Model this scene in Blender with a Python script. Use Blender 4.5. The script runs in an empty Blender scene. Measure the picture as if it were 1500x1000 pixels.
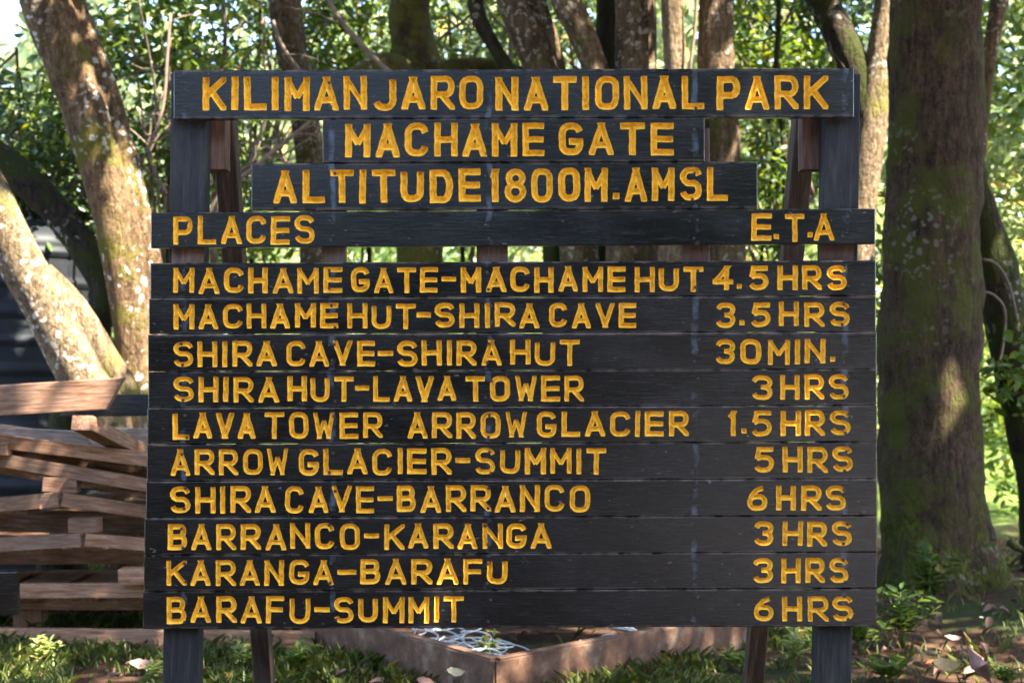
import bpy, math, random
import numpy as np
from mathutils import Vector, noise as mnoise

random.seed(7)
rng = np.random.default_rng(7)
C = bpy.context.scene.collection
S = bpy.context.scene

# ------------------------------------------------------------------ camera
FPX = 2000.0            # focal length in units of the 1500 px wide photograph
CAM_D = 4.2             # metres from the lens to the board fronts
CAM_H = 1.5
HOR = 540.0             # horizon row in the 1500x1000 photograph
cam_data = bpy.data.cameras.new('camera')
cam = bpy.data.objects.new('camera', cam_data); C.objects.link(cam)
cam.location = (0, -CAM_D, CAM_H)
cam.rotation_euler = (math.radians(90), 0, 0)
cam_data.sensor_width = 36.0
cam_data.lens = 36.0 * FPX / 1500.0
cam_data.shift_y = (HOR - 500.0) / 1500.0
cam_data.clip_start = 0.05
cam_data.clip_end = 2000
cam_data.dof.use_dof = True
cam_data.dof.focus_distance = CAM_D
cam_data.dof.aperture_fstop = 3.8
S.camera = cam

# ------------------------------------------------------------------ light
SUN_EL = math.radians(57)
SUN_AZ = math.radians(124)       # clockwise from +Y : from the right and the camera's side
SUN = Vector((math.sin(SUN_AZ) * math.cos(SUN_EL), math.cos(SUN_AZ) * math.cos(SUN_EL), math.sin(SUN_EL)))
w = bpy.data.worlds.new('World'); S.world = w; w.use_nodes = True
nt = w.node_tree; nt.nodes.clear()
sky = nt.nodes.new('ShaderNodeTexSky'); sky.sky_type = 'NISHITA'; sky.sun_disc = False
sky.sun_elevation = SUN_EL; sky.sun_rotation = SUN_AZ; sky.dust_density = 4.0; sky.air_density = 0.75; sky.ozone_density = 0.3; sky.altitude = 1800
bg = nt.nodes.new('ShaderNodeBackground'); bg.inputs['Strength'].default_value = 0.12
wo = nt.nodes.new('ShaderNodeOutputWorld')
nt.links.new(sky.outputs[0], bg.inputs[0]); nt.links.new(bg.outputs[0], wo.inputs[0])
sl = bpy.data.lights.new('sun', 'SUN'); sl.energy = 3.6; sl.angle = math.radians(0.55); sl.color = (1, .93, .80)
so = bpy.data.objects.new('sun', sl); C.objects.link(so)
so.rotation_euler = SUN.to_track_quat('Z', 'Y').to_euler()
S.view_settings.view_transform = 'Standard'; S.view_settings.look = 'None'
S.view_settings.exposure = 3.78; S.view_settings.gamma = 1
S.cycles.max_bounces = 7; S.cycles.transparent_max_bounces = 6
S.cycles.sample_clamp_indirect = 6

# ------------------------------------------------------------------ helpers
def P(px, py, d):
    """point seen at photo pixel (px,py), d metres in front of the lens"""
    return Vector(((px - 750) / FPX * d, d - CAM_D, CAM_H - (py - HOR) / FPX * d))

def lin(r, g, b):
    f = lambda c: ((c / 255 + .055) / 1.055) ** 2.4 if c > 10 else c / 255 / 12.92
    return (f(r), f(g), f(b), 1)

def empty(name, loc=(0, 0, 0)):
    o = bpy.data.objects.new(name, None); C.objects.link(o); o.location = loc; o.empty_display_size = .2
    return o

def tag(o, label=None, cat=None, group=None, kind=None):
    if label: o['label'] = label
    if cat: o['category'] = cat
    if group: o['group'] = group
    if kind: o['kind'] = kind
    return o

def thing(name, loc, label, cat, group=None):
    return tag(empty(name, loc), label, cat, group)

def link(name, me, mat, parent=None, origin=None):
    """link mesh (world coordinates) as an object; origin moves its local zero"""
    o = bpy.data.objects.new(name, me); C.objects.link(o)
    if mat is not None:
        me.materials.append(mat)
    base = Vector(origin) if origin is not None else (Vector(parent.location) if parent else Vector((0, 0, 0)))
    if base.length > 0:
        n = len(me.vertices); co = np.empty(n * 3); me.vertices.foreach_get('co', co)
        co = co.reshape(-1, 3) - np.array(base); me.vertices.foreach_set('co', co.ravel())
    if parent:
        pw = Vector(parent.location)
        if parent.parent: pw = pw + Vector(parent.parent.location)
        o.parent = parent; o.location = base - pw
    else:
        o.location = base
    return o

def mesh(name, verts, faces, smooth=False):
    me = bpy.data.meshes.new(name); me.from_pydata([tuple(v) for v in verts], [], faces)
    me.update()
    if smooth: me.polygons.foreach_set('use_smooth', [True] * len(me.polygons))
    return me

def np_mesh(name, V, F, smooth=False):
    """V Nx3 array, F Mxk array of equal-size faces"""
    me = bpy.data.meshes.new(name)
    k = F.shape[1]
    me.vertices.add(len(V)); me.vertices.foreach_set('co', V.astype(np.float32).ravel())
    me.loops.add(F.size); me.loops.foreach_set('vertex_index', F.astype(np.int32).ravel())
    me.polygons.add(len(F)); me.polygons.foreach_set('loop_start', np.arange(0, F.size, k, dtype=np.int32))
    me.update(calc_edges=True); me.validate()
    if smooth: me.polygons.foreach_set('use_smooth', np.ones(len(F), bool))
    return me

# ------------------------------------------------------------------ materials
class NT:
    def __init__(self, name):
        self.m = bpy.data.materials.new(name); self.m.use_nodes = True
        self.t = self.m.node_tree; self.t.nodes.clear()
        self.out = self.t.nodes.new('ShaderNodeOutputMaterial')
        self.b = self.t.nodes.new('ShaderNodeBsdfPrincipled')
        self.t.links.new(self.b.outputs[0], self.out.inputs[0])
        self.tc = self.t.nodes.new('ShaderNodeTexCoord')
        self.oi = None
    def n(self, t, **kw):
        x = self.t.nodes.new(t)
        for k, v in kw.items(): setattr(x, k, v)
        return x
    def l(self, a, b): self.t.links.new(a, b)
    def rnd(self):
        if not self.oi: self.oi = self.n('ShaderNodeObjectInfo')
        return self.oi.outputs['Random']
    def coord(self, scale=(1, 1, 1), jitter=True):
        mp = self.n('ShaderNodeMapping'); mp.inputs['Scale'].default_value = scale
        self.l(self.tc.outputs['Object'], mp.inputs[0])
        if jitter:
            c = self.n('ShaderNodeMath', operation='MULTIPLY'); c.inputs[1].default_value = 37.0
            self.l(self.rnd(), c.inputs[0])
            cx = self.n('ShaderNodeCombineXYZ'); self.l(c.outputs[0], cx.inputs[0]); self.l(c.outputs[0], cx.inputs[2])
            self.l(cx.outputs[0], mp.inputs['Location'])
        return mp.outputs[0]
    def noise(self, scale, detail=4, rough=.55, vec=None, dist=0):
        x = self.n('ShaderNodeTexNoise'); x.inputs['Scale'].default_value = scale
        x.inputs['Detail'].default_value = detail; x.inputs['Roughness'].default_value = rough
        x.inputs['Distortion'].default_value = dist
        self.l(vec if vec else self.tc.outputs['Object'], x.inputs['Vector'])
        return x.outputs['Fac']
    def voro(self, scale, vec=None, feature='F1'):
        x = self.n('ShaderNodeTexVoronoi'); x.feature = feature; x.inputs['Scale'].default_value = scale
        self.l(vec if vec else self.tc.outputs['Object'], x.inputs['Vector'])
        return x.outputs['Distance']
    def ramp(self, fac, stops):
        x = self.n('ShaderNodeValToRGB'); e = x.color_ramp.elements
        while len(e) < len(stops): e.new(.5)
        for i, (p, c) in enumerate(stops):
            e[i].position = p; e[i].color = c if len(c) == 4 else (*c, 1)
        self.l(fac, x.inputs[0]); return x.outputs[0]
    def step(self, fac, a, b):
        x = self.n('ShaderNodeMapRange'); x.inputs[1].default_value = a; x.inputs[2].default_value = b
        x.clamp = True; self.l(fac, x.inputs[0]); return x.outputs[0]
    def math(self, op, a, b=None):
        x = self.n('ShaderNodeMath', operation=op)
        for i, v in enumerate((a, b)):
            if v is None: continue
            if isinstance(v, (int, float)): x.inputs[i].default_value = v
            else: self.l(v, x.inputs[i])
        return x.outputs[0]
    def mix(self, fac, a, b, mode='MIX'):
        x = self.n('ShaderNodeMixRGB', blend_type=mode)
        for i, v in enumerate((fac, a, b)):
            if isinstance(v, (int, float)): x.inputs[i].default_value = v
            elif isinstance(v, tuple): x.inputs[i].default_value = v
            else: self.l(v, x.inputs[i])
        return x.outputs[0]
    def hsv(self, col, h=None, s=None, v=None):
        x = self.n('ShaderNodeHueSaturation'); self.l(col, x.inputs['Color'])
        for k, q in (('Hue', h), ('Saturation', s), ('Value', v)):
            if q is None: continue
            if isinstance(q, (int, float)): x.inputs[k].default_value = q
            else: self.l(q, x.inputs[k])
        return x.outputs[0]
    def col(self, c): 
        if isinstance(c, tuple): self.b.inputs['Base Color'].default_value = c
        else: self.l(c, self.b.inputs['Base Color'])
    def rough(self, r):
        if isinstance(r, (int, float)): self.b.inputs['Roughness'].default_value = r
        else: self.l(r, self.b.inputs['Roughness'])
    def spec(self, v): self.b.inputs['Specular IOR Level'].default_value = v
    def bump(self, h, strength=.5, dist=.01):
        x = self.n('ShaderNodeBump'); x.inputs['Strength'].default_value = strength; x.inputs['Distance'].default_value = dist
        self.l(h, x.inputs['Height']); self.l(x.outputs[0], self.b.inputs['Normal'])

NAIL_X = [(px - 750) * .0021 for px in (273, 489, 716, 1016, 1234)]

def mat_board():
    m = NT('black_painted_timber')
    g = m.noise(9, 6, .62, m.coord((1.6, 8, 22)))
    fine = m.noise(40, 5, .7, m.coord((1, 12, 26)))
    blot = m.noise(3.0, 3, .5, m.coord((1, 1, 2.2)))
    base = m.mix(m.step(blot, .42, .60), (.0036, .0036, .0041, 1), (.009, .0087, .0093, 1))
    base = m.mix(m.step(g, .52, .72), base, (.015, .015, .0165, 1))
    base = m.mix(m.math('MULTIPLY', m.step(fine, .64, .74), .5), base, (.035, .034, .034, 1))
    kv = m.n('ShaderNodeTexVoronoi'); kv.inputs['Scale'].default_value = 1.7; m.l(m.coord((1.0, .2, 2.2)), kv.inputs['Vector'])
    kd = m.math('ADD', kv.outputs['Distance'], m.math('MULTIPLY', m.noise(18, 3), .05))
    knot = m.step(kd, .085, .055)
    ring = m.math('MULTIPLY', m.step(kd, .15, .05), m.step(m.math('SINE', m.math('MULTIPLY', kd, 260)), .1, .9))
    base = m.mix(m.math('MULTIPLY', ring, .6), base, (.028, .027, .028, 1))
    base = m.mix(m.math('MULTIPLY', knot, .7), base, (.002, .002, .002, 1))
    # pale run marks below the nail heads
    sx = m.n('ShaderNodeSeparateXYZ'); m.l(m.tc.outputs['Object'], sx.inputs[0])
    wob = m.math('MULTIPLY', m.math('SUBTRACT', m.noise(14, 2), .5), .03)
    x = m.math('ADD', sx.outputs[0], wob)
    acc = None
    for xc in NAIL_X:
        q = m.step(m.math('ABSOLUTE', m.math('SUBTRACT', x, xc)), .011, .004)
        acc = q if acc is None else m.math('MAXIMUM', acc, q)
    patch = m.step(m.noise(9, 3, .6, m.coord((1.2, 1, 1.6))), .50, .64)
    base = m.mix(m.math('MULTIPLY', m.math('MULTIPLY', acc, patch), .8), base, (.06, .075, .10, 1))
    # scuffs
    sc = m.step(m.noise(70, 3, .6, m.coord((.5, 1, 1))), .69, .74)
    base = m.mix(m.math('MULTIPLY', sc, .6), base, (.14, .13, .125, 1))
    # bare brown timber worn through on the long edges
    geo = m.n('ShaderNodeNewGeometry')
    edge = m.math('MULTIPLY', m.step(geo.outputs['Pointiness'], .53, .60), m.step(m.noise(22, 4), .42, .6))
    base = m.mix(m.math('MULTIPLY', edge, .6), base, (.13, .10, .085, 1))
    m.col(base)
    scr = m.step(m.noise(26, 4, .7, m.coord((.8, 10, 30))), .55, .75)
    m.rough(m.math('ADD', m.math('ADD', .10, m.math('MULTIPLY', m.step(blot, .35, .65), .10)), m.math('ADD', m.math('MULTIPLY', g, .12), m.math('MULTIPLY', scr, .22))))
    m.spec(.36)
    m.bump(m.math('ADD', g, m.math('ADD', m.math('MULTIPLY', fine, .6), m.math('MULTIPLY', ring, .8))), .18, .002)
    return m.m

def mat_gold():
    m = NT('yellow_letter_paint')
    a = m.noise(70, 5, .65, m.coord((1, 1, 1)))
    b = m.noise(14, 3, .5)
    c = m.mix(m.step(a, .34, .56), (.52, .235, .012, 1), (.84, .47, .032, 1))
    c = m.mix(m.math('MULTIPLY', m.step(b, .5, .66), .45), c, (.84, .48, .05, 1))
    c = m.mix(m.math('MULTIPLY', m.step(m.noise(210, 3), .64, .72), .5), c, (.16, .06, .008, 1))
    m.col(c); m.rough(.34); m.spec(.5); m.bump(a, .4, .0015)
    return m.m

def mat_wood(name, c1, c2, c3, grey=.0):
    m = NT(name)
    g = m.noise(5, 6, .65, m.coord((1.4, 14, 14)), .4)
    f = m.noise(30, 5, .7, m.coord((.7, 9, 9)))
    bl = m.noise(2.5, 4, .6, m.coord((1, 1.5, 1.5)))
    c = m.ramp(g, [(.3, c1), (.52, c2), (.72, c3)])
    c = m.mix(m.math('MULTIPLY', m.step(f, .55, .75), .55), c, (c1[0] * .5, c1[1] * .5, c1[2] * .5, 1))
    c = m.mix(m.math('MULTIPLY', m.step(bl, .5, .68), .5 + grey), c, (.17, .15, .135, 1))
    v = m.n('ShaderNodeMapRange'); m.l(m.rnd(), v.inputs[0]); v.inputs[3].default_value = .7; v.inputs[4].default_value = 1.25
    c = m.hsv(c, v=v.outputs[0])
    m.col(c); m.rough(.75); m.spec(.25)
    m.bump(m.math('ADD', g, m.math('MULTIPLY', f, .5)), .5, .006)
    return m.m

def mat_bark(name, c1, c2, moss=.3, lichen=.4, mosscol=(.075, .075, .012, 1), scale=1.0, lich=(.42, .40, .33, 1), crack=.12, foot=False):
    m = NT(name)
    a = m.noise(9 * scale, 7, .65, m.coord((1, 1, .45)))
    b = m.noise(38 * scale, 5, .7, m.coord((1, 1, .5)))
    cr = m.voro(17 * scale, m.coord((1, 1, .42)), 'DISTANCE_TO_EDGE')
    c = m.ramp(a, [(.3, c1), (.7, c2)])
    c = m.mix(m.math('MULTIPLY', m.step(b, .46, .62), .7), c, (c1[0] * .45, c1[1] * .45, c1[2] * .45, 1))
    fl = m.noise(75 * scale, 4, .7, m.coord((1, 1, .6)))
    c = m.mix(m.math('MULTIPLY', m.step(fl, .57, .66), .6), c, (min(c2[0] * 1.5, .6), min(c2[1] * 1.5, .55), min(c2[2] * 1.6, .5), 1))
    rid = m.noise(22 * scale, 5, .65, m.coord((1, 1, .12)))
    c = m.mix(m.math('MULTIPLY', m.step(rid, .52, .38), .6), c, (c1[0] * .4, c1[1] * .4, c1[2] * .4, 1))
    mo = m.step(m.math('ADD', m.noise(2.6, 5, .65), m.math('MULTIPLY', b, .22)), .80 - moss * .5, .90 - moss * .5)
    c = m.mix(mo, c, mosscol)
    if foot:
        sz_ = m.n('ShaderNodeSeparateXYZ'); m.l(m.tc.outputs['Object'], sz_.inputs[0])
        low = m.step(m.math('ADD', sz_.outputs[2], m.math('MULTIPLY', m.noise(3.2, 4, .6), -1.5)), .12, -.22)
        low = m.math('MULTIPLY', low, m.step(m.noise(5.5, 4, .65), .40, .58))
        c = m.mix(low, c, m.mix(m.step(b, .35, .65), (.02, .022, .005, 1), (.11, .11, .016, 1)))
    # pale lichen: irregular blotches in clustered areas
    dn = m.n('ShaderNodeVectorMath', operation='ADD')
    nv = m.n('ShaderNodeTexNoise'); nv.inputs['Scale'].default_value = 16; m.l(m.tc.outputs['Object'], nv.inputs['Vector'])
    sc = m.n('ShaderNodeVectorMath', operation='SCALE'); m.l(nv.outputs['Color'], sc.inputs[0]); sc.inputs['Scale'].default_value = .11
    m.l(m.tc.outputs['Object'], dn.inputs[0]); m.l(sc.outputs[0], dn.inputs[1])
    v1 = m.voro(17, dn.outputs[0])
    area = m.step(m.noise(1.9, 3, .5, m.coord()), .60 - lichen * .35, .72 - lichen * .35)
    li = m.math('MULTIPLY', m.step(v1, .36, .28), area)
    c = m.mix(m.math('MULTIPLY', li, .85), c, lich)
    m.col(c); m.rough(.9); m.spec(.15)
    h = m.math('ADD', m.math('MULTIPLY', m.step(cr, 0, .12), crack), m.math('ADD', m.math('ADD', a, m.math('MULTIPLY', rid, .9)), m.math('MULTIPLY', b, 1.0)))
    m.bump(h, 1.0, .034)
    return m.m

def mat_leaf(name, c1, c2, trans=.35, rough=.38, hue=.04):
    m = NT(name)
    geo = m.n('ShaderNodeNewGeometry'); r = geo.outputs['Random Per Island']
    c = m.mix(r, c1, c2)
    c = m.mix(m.step(r, .94, .95), c, (c2[0] * 1.8, c2[1] * 1.25, c2[2] * .8, 1))
    m.col(c); m.rough(rough); m.spec(.45)
    tr = m.n('ShaderNodeBsdfTranslucent')
    m.l(m.hsv(c, h=.47, s=1.1, v=1.7), tr.inputs[0])
    mx = m.n('ShaderNodeMixShader'); mx.inputs[0].default_value = trans
    m.l(m.b.outputs[0], mx.inputs[1]); m.l(tr.outputs[0], mx.inputs[2]); m.l(mx.outputs[0], m.out.inputs[0])
    return m.m

def mat_ground():
    m = NT('forest_soil')
    a = m.noise(1.2, 6, .6); b = m.noise(18, 6, .7); d = m.noise(90, 4, .7)
    c = m.ramp(b, [(.3, (.022, .013, .008, 1)), (.6, (.085, .045, .027, 1)), (.8, (.14, .085, .052, 1))])
    c = m.mix(m.step(a, .5, .62), c, (.035, .045, .014, 1))
    far = m.n('ShaderNodeSeparateXYZ'); m.l(m.tc.outputs['Object'], far.inputs[0])
    gr = m.mix(m.step(b, .35, .65), (.06, .11, .02, 1), (.14, .19, .045, 1))
    c = m.mix(m.step(m.math('ADD', far.outputs[1], m.math('MULTIPLY', a, 3)), 9.0, 11.5), c, gr)
    rear_pale_col = m.mix(m.step(b, .3, .7), (.24, .225, .235, 1), (.38, .355, .37, 1))  # unseen dirt behind the camera, pale for the sheen it reflects onto the boards
    rear_pale = m.math('MULTIPLY', m.step(m.math('SUBTRACT', m.math('MULTIPLY', a, 2), far.outputs[1]), 4.2, 5.2), m.step(m.math('ADD', far.outputs[0], m.math('MULTIPLY', a, 2)), 1.8, 3.2))
    rear_dark = m.step(m.math('SUBTRACT', m.math('MULTIPLY', a, 2), far.outputs[1]), 4.2, 5.2)
    c = m.mix(rear_dark, c, m.mix(m.step(b, .35, .65), (.014, .013, .010, 1), (.030, .028, .022, 1)))  # unseen ground behind the camera, darkened to keep the boards' reflections dark
    c = m.mix(rear_pale, c, rear_pale_col)
    m.col(c); m.rough(.95); m.spec(.1)
    m.bump(m.math('ADD', b, m.math('MULTIPLY', d, .5)), .9, .03)
    return m.m

def mat_simple(name, c, rough=.5, metal=0, var=.3, bscale=20, bump=.15, c2=None, spec=.4):
    m = NT(name)
    n = m.noise(bscale, 5, .6, m.coord())
    a = (c[0] * (1 - var), c[1] * (1 - var), c[2] * (1 - var), 1)
    m.col(m.mix(m.step(n, .35, .65), a, c2 or c)); m.rough(rough); m.b.inputs['Metallic'].default_value = metal
    m.spec(spec); m.bump(n, bump, .004)
    return m.m

M = {}
M['board'] = mat_board()
M['gold'] = mat_gold()
M['post'] = mat_wood('weathered_black_post', (.008, .008, .009, 1), (.017, .0165, .018, 1), (.04, .037, .036, 1), -.42)
M['post_plain'] = mat_simple('grey_black_post_paint', (.016, .017, .02, 1), .5, 0, .55, 6, .3, (.024, .024, .027, 1), .25)
M['brown_batten'] = mat_wood('bare_brown_timber', (.045, .022, .015, 1), (.10, .052, .036, 1), (.16, .09, .065, 1))
M['brace'] = mat_wood('stained_brace_timber', (.02, .013, .009, 1), (.06, .035, .022, 1), (.12, .075, .05, 1))
M['pallet'] = mat_wood('rough_sawn_timber', (.095, .040, .021, 1), (.23, .122, .070, 1), (.36, .23, .15, 1), -.28)
M['pallet_grey'] = mat_wood('weathered_grey_timber', (.14, .10, .075, 1), (.27, .21, .165, 1), (.38, .32, .26, 1), .2)
M['nail'] = mat_simple('rusty_nail_steel', (.06, .04, .035, 1), .6, .3, .5, 200, .2)
M['rust'] = None
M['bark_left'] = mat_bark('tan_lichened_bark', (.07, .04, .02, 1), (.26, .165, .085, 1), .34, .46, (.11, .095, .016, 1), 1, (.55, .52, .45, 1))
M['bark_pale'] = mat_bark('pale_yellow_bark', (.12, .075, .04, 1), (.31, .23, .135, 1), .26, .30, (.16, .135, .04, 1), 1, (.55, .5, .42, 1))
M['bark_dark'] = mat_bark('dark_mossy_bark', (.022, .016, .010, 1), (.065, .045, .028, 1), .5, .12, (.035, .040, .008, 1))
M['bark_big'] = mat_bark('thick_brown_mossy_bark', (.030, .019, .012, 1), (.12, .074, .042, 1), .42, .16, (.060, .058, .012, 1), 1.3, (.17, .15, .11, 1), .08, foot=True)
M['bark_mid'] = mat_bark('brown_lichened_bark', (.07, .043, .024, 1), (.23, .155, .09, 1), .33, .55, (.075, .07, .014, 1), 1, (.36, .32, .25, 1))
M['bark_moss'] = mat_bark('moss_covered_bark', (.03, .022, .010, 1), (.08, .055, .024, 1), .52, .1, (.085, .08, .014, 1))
M['twig'] = mat_simple('bare_twig_bark', (.20, .14, .10, 1), .8, 0, .5, 12, .3)
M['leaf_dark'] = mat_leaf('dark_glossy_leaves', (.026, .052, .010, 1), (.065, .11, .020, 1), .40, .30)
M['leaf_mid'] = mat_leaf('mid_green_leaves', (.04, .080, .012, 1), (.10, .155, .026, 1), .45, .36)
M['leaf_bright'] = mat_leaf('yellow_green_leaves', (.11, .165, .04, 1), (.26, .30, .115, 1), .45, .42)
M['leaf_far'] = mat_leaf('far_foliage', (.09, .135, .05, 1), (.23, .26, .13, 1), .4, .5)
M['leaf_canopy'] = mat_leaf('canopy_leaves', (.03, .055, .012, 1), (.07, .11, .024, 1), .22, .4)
M['grass'] = mat_leaf('short_grass_blades', (.065, .105, .02, 1), (.165, .20, .06, 1), .38, .5)
M['litter'] = mat_leaf('brown_leaf_litter', (.08, .045, .028, 1), (.21, .12, .075, 1), .1, .7)
M['ground'] = mat_ground()
M['tank'] = mat_simple('dark_grey_tank_plastic', (.022, .025, .028, 1), .5, 0, .4, 3, .1, None, .12)
M['galv'] = mat_simple('galvanised_wire', (.50, .51, .51, 1), .42, .5, .3, 30, .1)
M['sheet'] = mat_simple('grey_sheet_metal', (.33, .35, .37, 1), .4, .7, .4, 9, .1)

def mat_rust():
    m = NT('rusty_painted_steel')
    a = m.noise(7, 6, .65); b = m.noise(40, 5, .7); d = m.noise(3, 3)
    c = m.ramp(a, [(.3, (.05, .024, .012, 1)), (.52, (.12, .06, .034, 1)), (.72, (.24, .165, .11, 1))])
    c = m.mix(m.math('MULTIPLY', m.step(b, .58, .7), .7), c, (.035, .017, .012, 1))
    m.col(c); m.rough(.7); m.spec(.3); m.bump(m.math('ADD', a, b), .4, .006)
    return m.m
M['rust'] = mat_rust()

# ------------------------------------------------------------------ shape builders
class MB:
    def __init__(self): self.v = []; self.f = []
    def add(self, vs, fs):
        n = len(self.v); self.v += [tuple(v) for v in vs]; self.f += [tuple(i + n for i in f) for f in fs]
    def tube(self, pts, rad, seg=12, rough=0.0, seed=0, fq=3.0, cap=True, sub=4, flute=None):
        pts = [Vector(p) for p in pts]
        # catmull-rom resample
        PP = [pts[0] * 2 - pts[1]] + pts + [pts[-1] * 2 - pts[-2]]; RR = [rad[0]] + list(rad) + [rad[-1]]
        cs, rs = [], []
        for i in range(1, len(PP) - 2):
            for k in range(sub):
                t = k / sub
                a, b, c, d = PP[i - 1:i + 3]
                cs.append(.5 * ((2 * b) + (c - a) * t + (2 * a - 5 * b + 4 * c - d) * t * t + (3 * b - a - 3 * c + d) * t ** 3))
                rs.append(RR[i] * (1 - t) + RR[i + 1] * t)
        cs.append(pts[-1]); rs.append(rad[-1])
        n0 = len(self.v); T0 = (cs[1] - cs[0]).normalized()
        u = T0.orthogonal().normalized()
        for i, (c, r) in enumerate(zip(cs, rs)):
            T = (cs[min(i + 1, len(cs) - 1)] - cs[max(i - 1, 0)]).normalized()
            u = (u - T * u.dot(T)).normalized(); vv = T.cross(u)
            for k in range(seg):
                an = 2 * math.pi * k / seg
                dirv = u * math.cos(an) + vv * math.sin(an)
                p = c + dirv * r
                if rough:
                    q = p * fq + Vector((seed * 3.7, seed * 1.3, 0))
                    dsp = mnoise.noise(q) * rough + mnoise.noise(q * 2.7) * rough * .5 + mnoise.noise(q * 7) * rough * .22
                    if flute: dsp += flute(an, p)
                    p = c + dirv * (r * (1 + dsp))
                self.v.append(tuple(p))
        for i in range(len(cs) - 1):
            for k in range(seg):
                a = n0 + i * seg + k; b = n0 + i * seg + (k + 1) % seg
                self.f.append((a, b, b + seg, a + seg))
        if cap:
            self.f.append(tuple(n0 + k for k in range(seg))[::-1])
            self.f.append(tuple(n0 + (len(cs) - 1) * seg + k for k in range(seg)))
    def build(self, name, mat, parent=None, smooth=True, origin=None):
        return link(name, mesh(name, self.v, self.f, smooth), mat, parent, origin)

BOXF = [(0, 1, 2, 3), (7, 6, 5, 4), (0, 4, 5, 1), (1, 5, 6, 2), (2, 6, 7, 3), (3, 7, 4, 0)]
def bevel_box_mesh(name, L, H, T, bev=.003, skew0=0, skew1=0, warp=0, seed=0):
    """box in local axes: X long, Z high, Y thick; chamfered; subdivided along X"""
    n = 9; vs, fs = [], []
    r = random.Random(seed)
    prof = [(-T/2 + bev, -H/2), (T/2 - bev, -H/2), (T/2, -H/2 + bev), (T/2, H/2 - bev), (T/2 - bev, H/2), (-T/2 + bev, H/2), (-T/2, H/2 - bev), (-T/2, -H/2 + bev)]
    for i in range(n):
        t = i / (n - 1); x = -L/2 + L * t
        wz = warp * math.sin(math.pi * t) + r.uniform(-1, 1) * .0007
        for (y, z) in prof:
            sk = (skew0 * (1 - t) + skew1 * t) * (z / H)
            vs.append((x + sk, y + r.uniform(-1, 1) * .0006, z + wz + r.uniform(-1, 1) * .0006))
    for i in range(n - 1):
        for k in range(8):
            a = i * 8 + k; b = i * 8 + (k + 1) % 8
            fs.append((a, a + 8, b + 8, b))
    fs.append(tuple(range(8))); fs.append(tuple((n - 1) * 8 + k for k in range(8))[::-1])
    return mesh(name, vs, fs)

_bs = [0]
def beam(name, p0, p1, H, T, mat, parent=None, up=(0, 0, 1), **kw):
    """timber from p0 to p1 (centres of its ends); local X runs along the grain"""
    p0, p1 = Vector(p0), Vector(p1); d = p1 - p0; L = d.length
    x = d.normalized(); y = Vector(up).cross(x).normalized(); z = x.cross(y)
    _bs[0] += 1
    me = bevel_box_mesh(name, L, H, T, seed=_bs[0], **kw); me.materials.append(mat)
    o = bpy.data.objects.new(name, me); C.objects.link(o)
    from mathutils import Matrix
    mw = Matrix((x, y, z)).transposed().to_4x4(); mw.translation = (p0 + p1) / 2
    if parent:
        pl = Vector(parent.location)
        mw.translation = mw.translation - pl
        o.parent = parent
    o.matrix_local = mw if parent else mw
    return o

# ---- leaves
def leaf_mesh(name, cen, nrm, size, aspect=.5, fold=.18, droop=.2, seed=0, updir=None):
    r = np.random.default_rng(seed); n = len(cen)
    nrm = nrm / (np.linalg.norm(nrm, axis=1, keepdims=True) + 1e-9)
    a = r.normal(size=(n, 3)) if updir is None else updir
    ax = a - nrm * np.sum(a * nrm, 1, keepdims=True); ax /= (np.linalg.norm(ax, axis=1, keepdims=True) + 1e-9)
    sd = np.cross(nrm, ax)
    l = size[:, None]; w_ = l * aspect * (r.uniform(.8, 1.2, (n, 1)))
    f = fold * w_; dr = droop * l * r.uniform(.2, 1.4, (n, 1))
    base = cen - ax * l * .5
    def pt(u, v, h): return base + sd * w_ * u + ax * l * v + nrm * h
    V = np.stack([pt(0, 0, 0 * f), pt(.42, .3, f * .8), pt(.40, .62, f * .7 - dr * .35), pt(0, 1, -dr), pt(-.40, .62, f * .7 - dr * .35), pt(-.42, .3, f * .8)], 1).reshape(-1, 3)
    i = np.arange(n)[:, None] * 6
    F = np.concatenate([i + np.array([[0, 1, 2, 3]]), i + np.array([[0, 3, 4, 5]])], 1).reshape(-1, 4)
    return np_mesh(name, V, F)

def clumps(n_cl, per, sample, rad, seed, flat=.6):
    """leaf centres gathered in clumps; returns centres and outward-up normals"""
    r = np.random.default_rng(seed)
    cc = sample(r, n_cl)
    k = per; off = r.normal(size=(len(cc), k, 3)) * rad * np.array([1, 1, flat]) * r.uniform(.6, 1.3, (len(cc), 1, 1))
    cen = (cc[:, None, :] + off).reshape(-1, 3)
    nr = off.reshape(-1, 3) / rad * .5 + r.normal(size=(len(cen), 3)) * .55 + np.array([0, -.1, .75])
    return cen, nr

def ell(center, R):
    c = np.array(center); R = np.array(R)
    def f(r, n):
        v = r.normal(size=(n, 3)); v /= np.linalg.norm(v, axis=1, keepdims=True)
        return c + v * R * (r.uniform(.12, 1, (n, 1)) ** .45)
    return f

def in_sun_gap(p, q, rad):
    """True for points of p that would shade target q (within rad of the sun ray)"""
    s = np.array(SUN); d = p - np.array(q)
    t = d @ s; perp = d - t[:, None] * s
    return (t > .3) & (np.linalg.norm(perp, axis=1) < rad)

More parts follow.
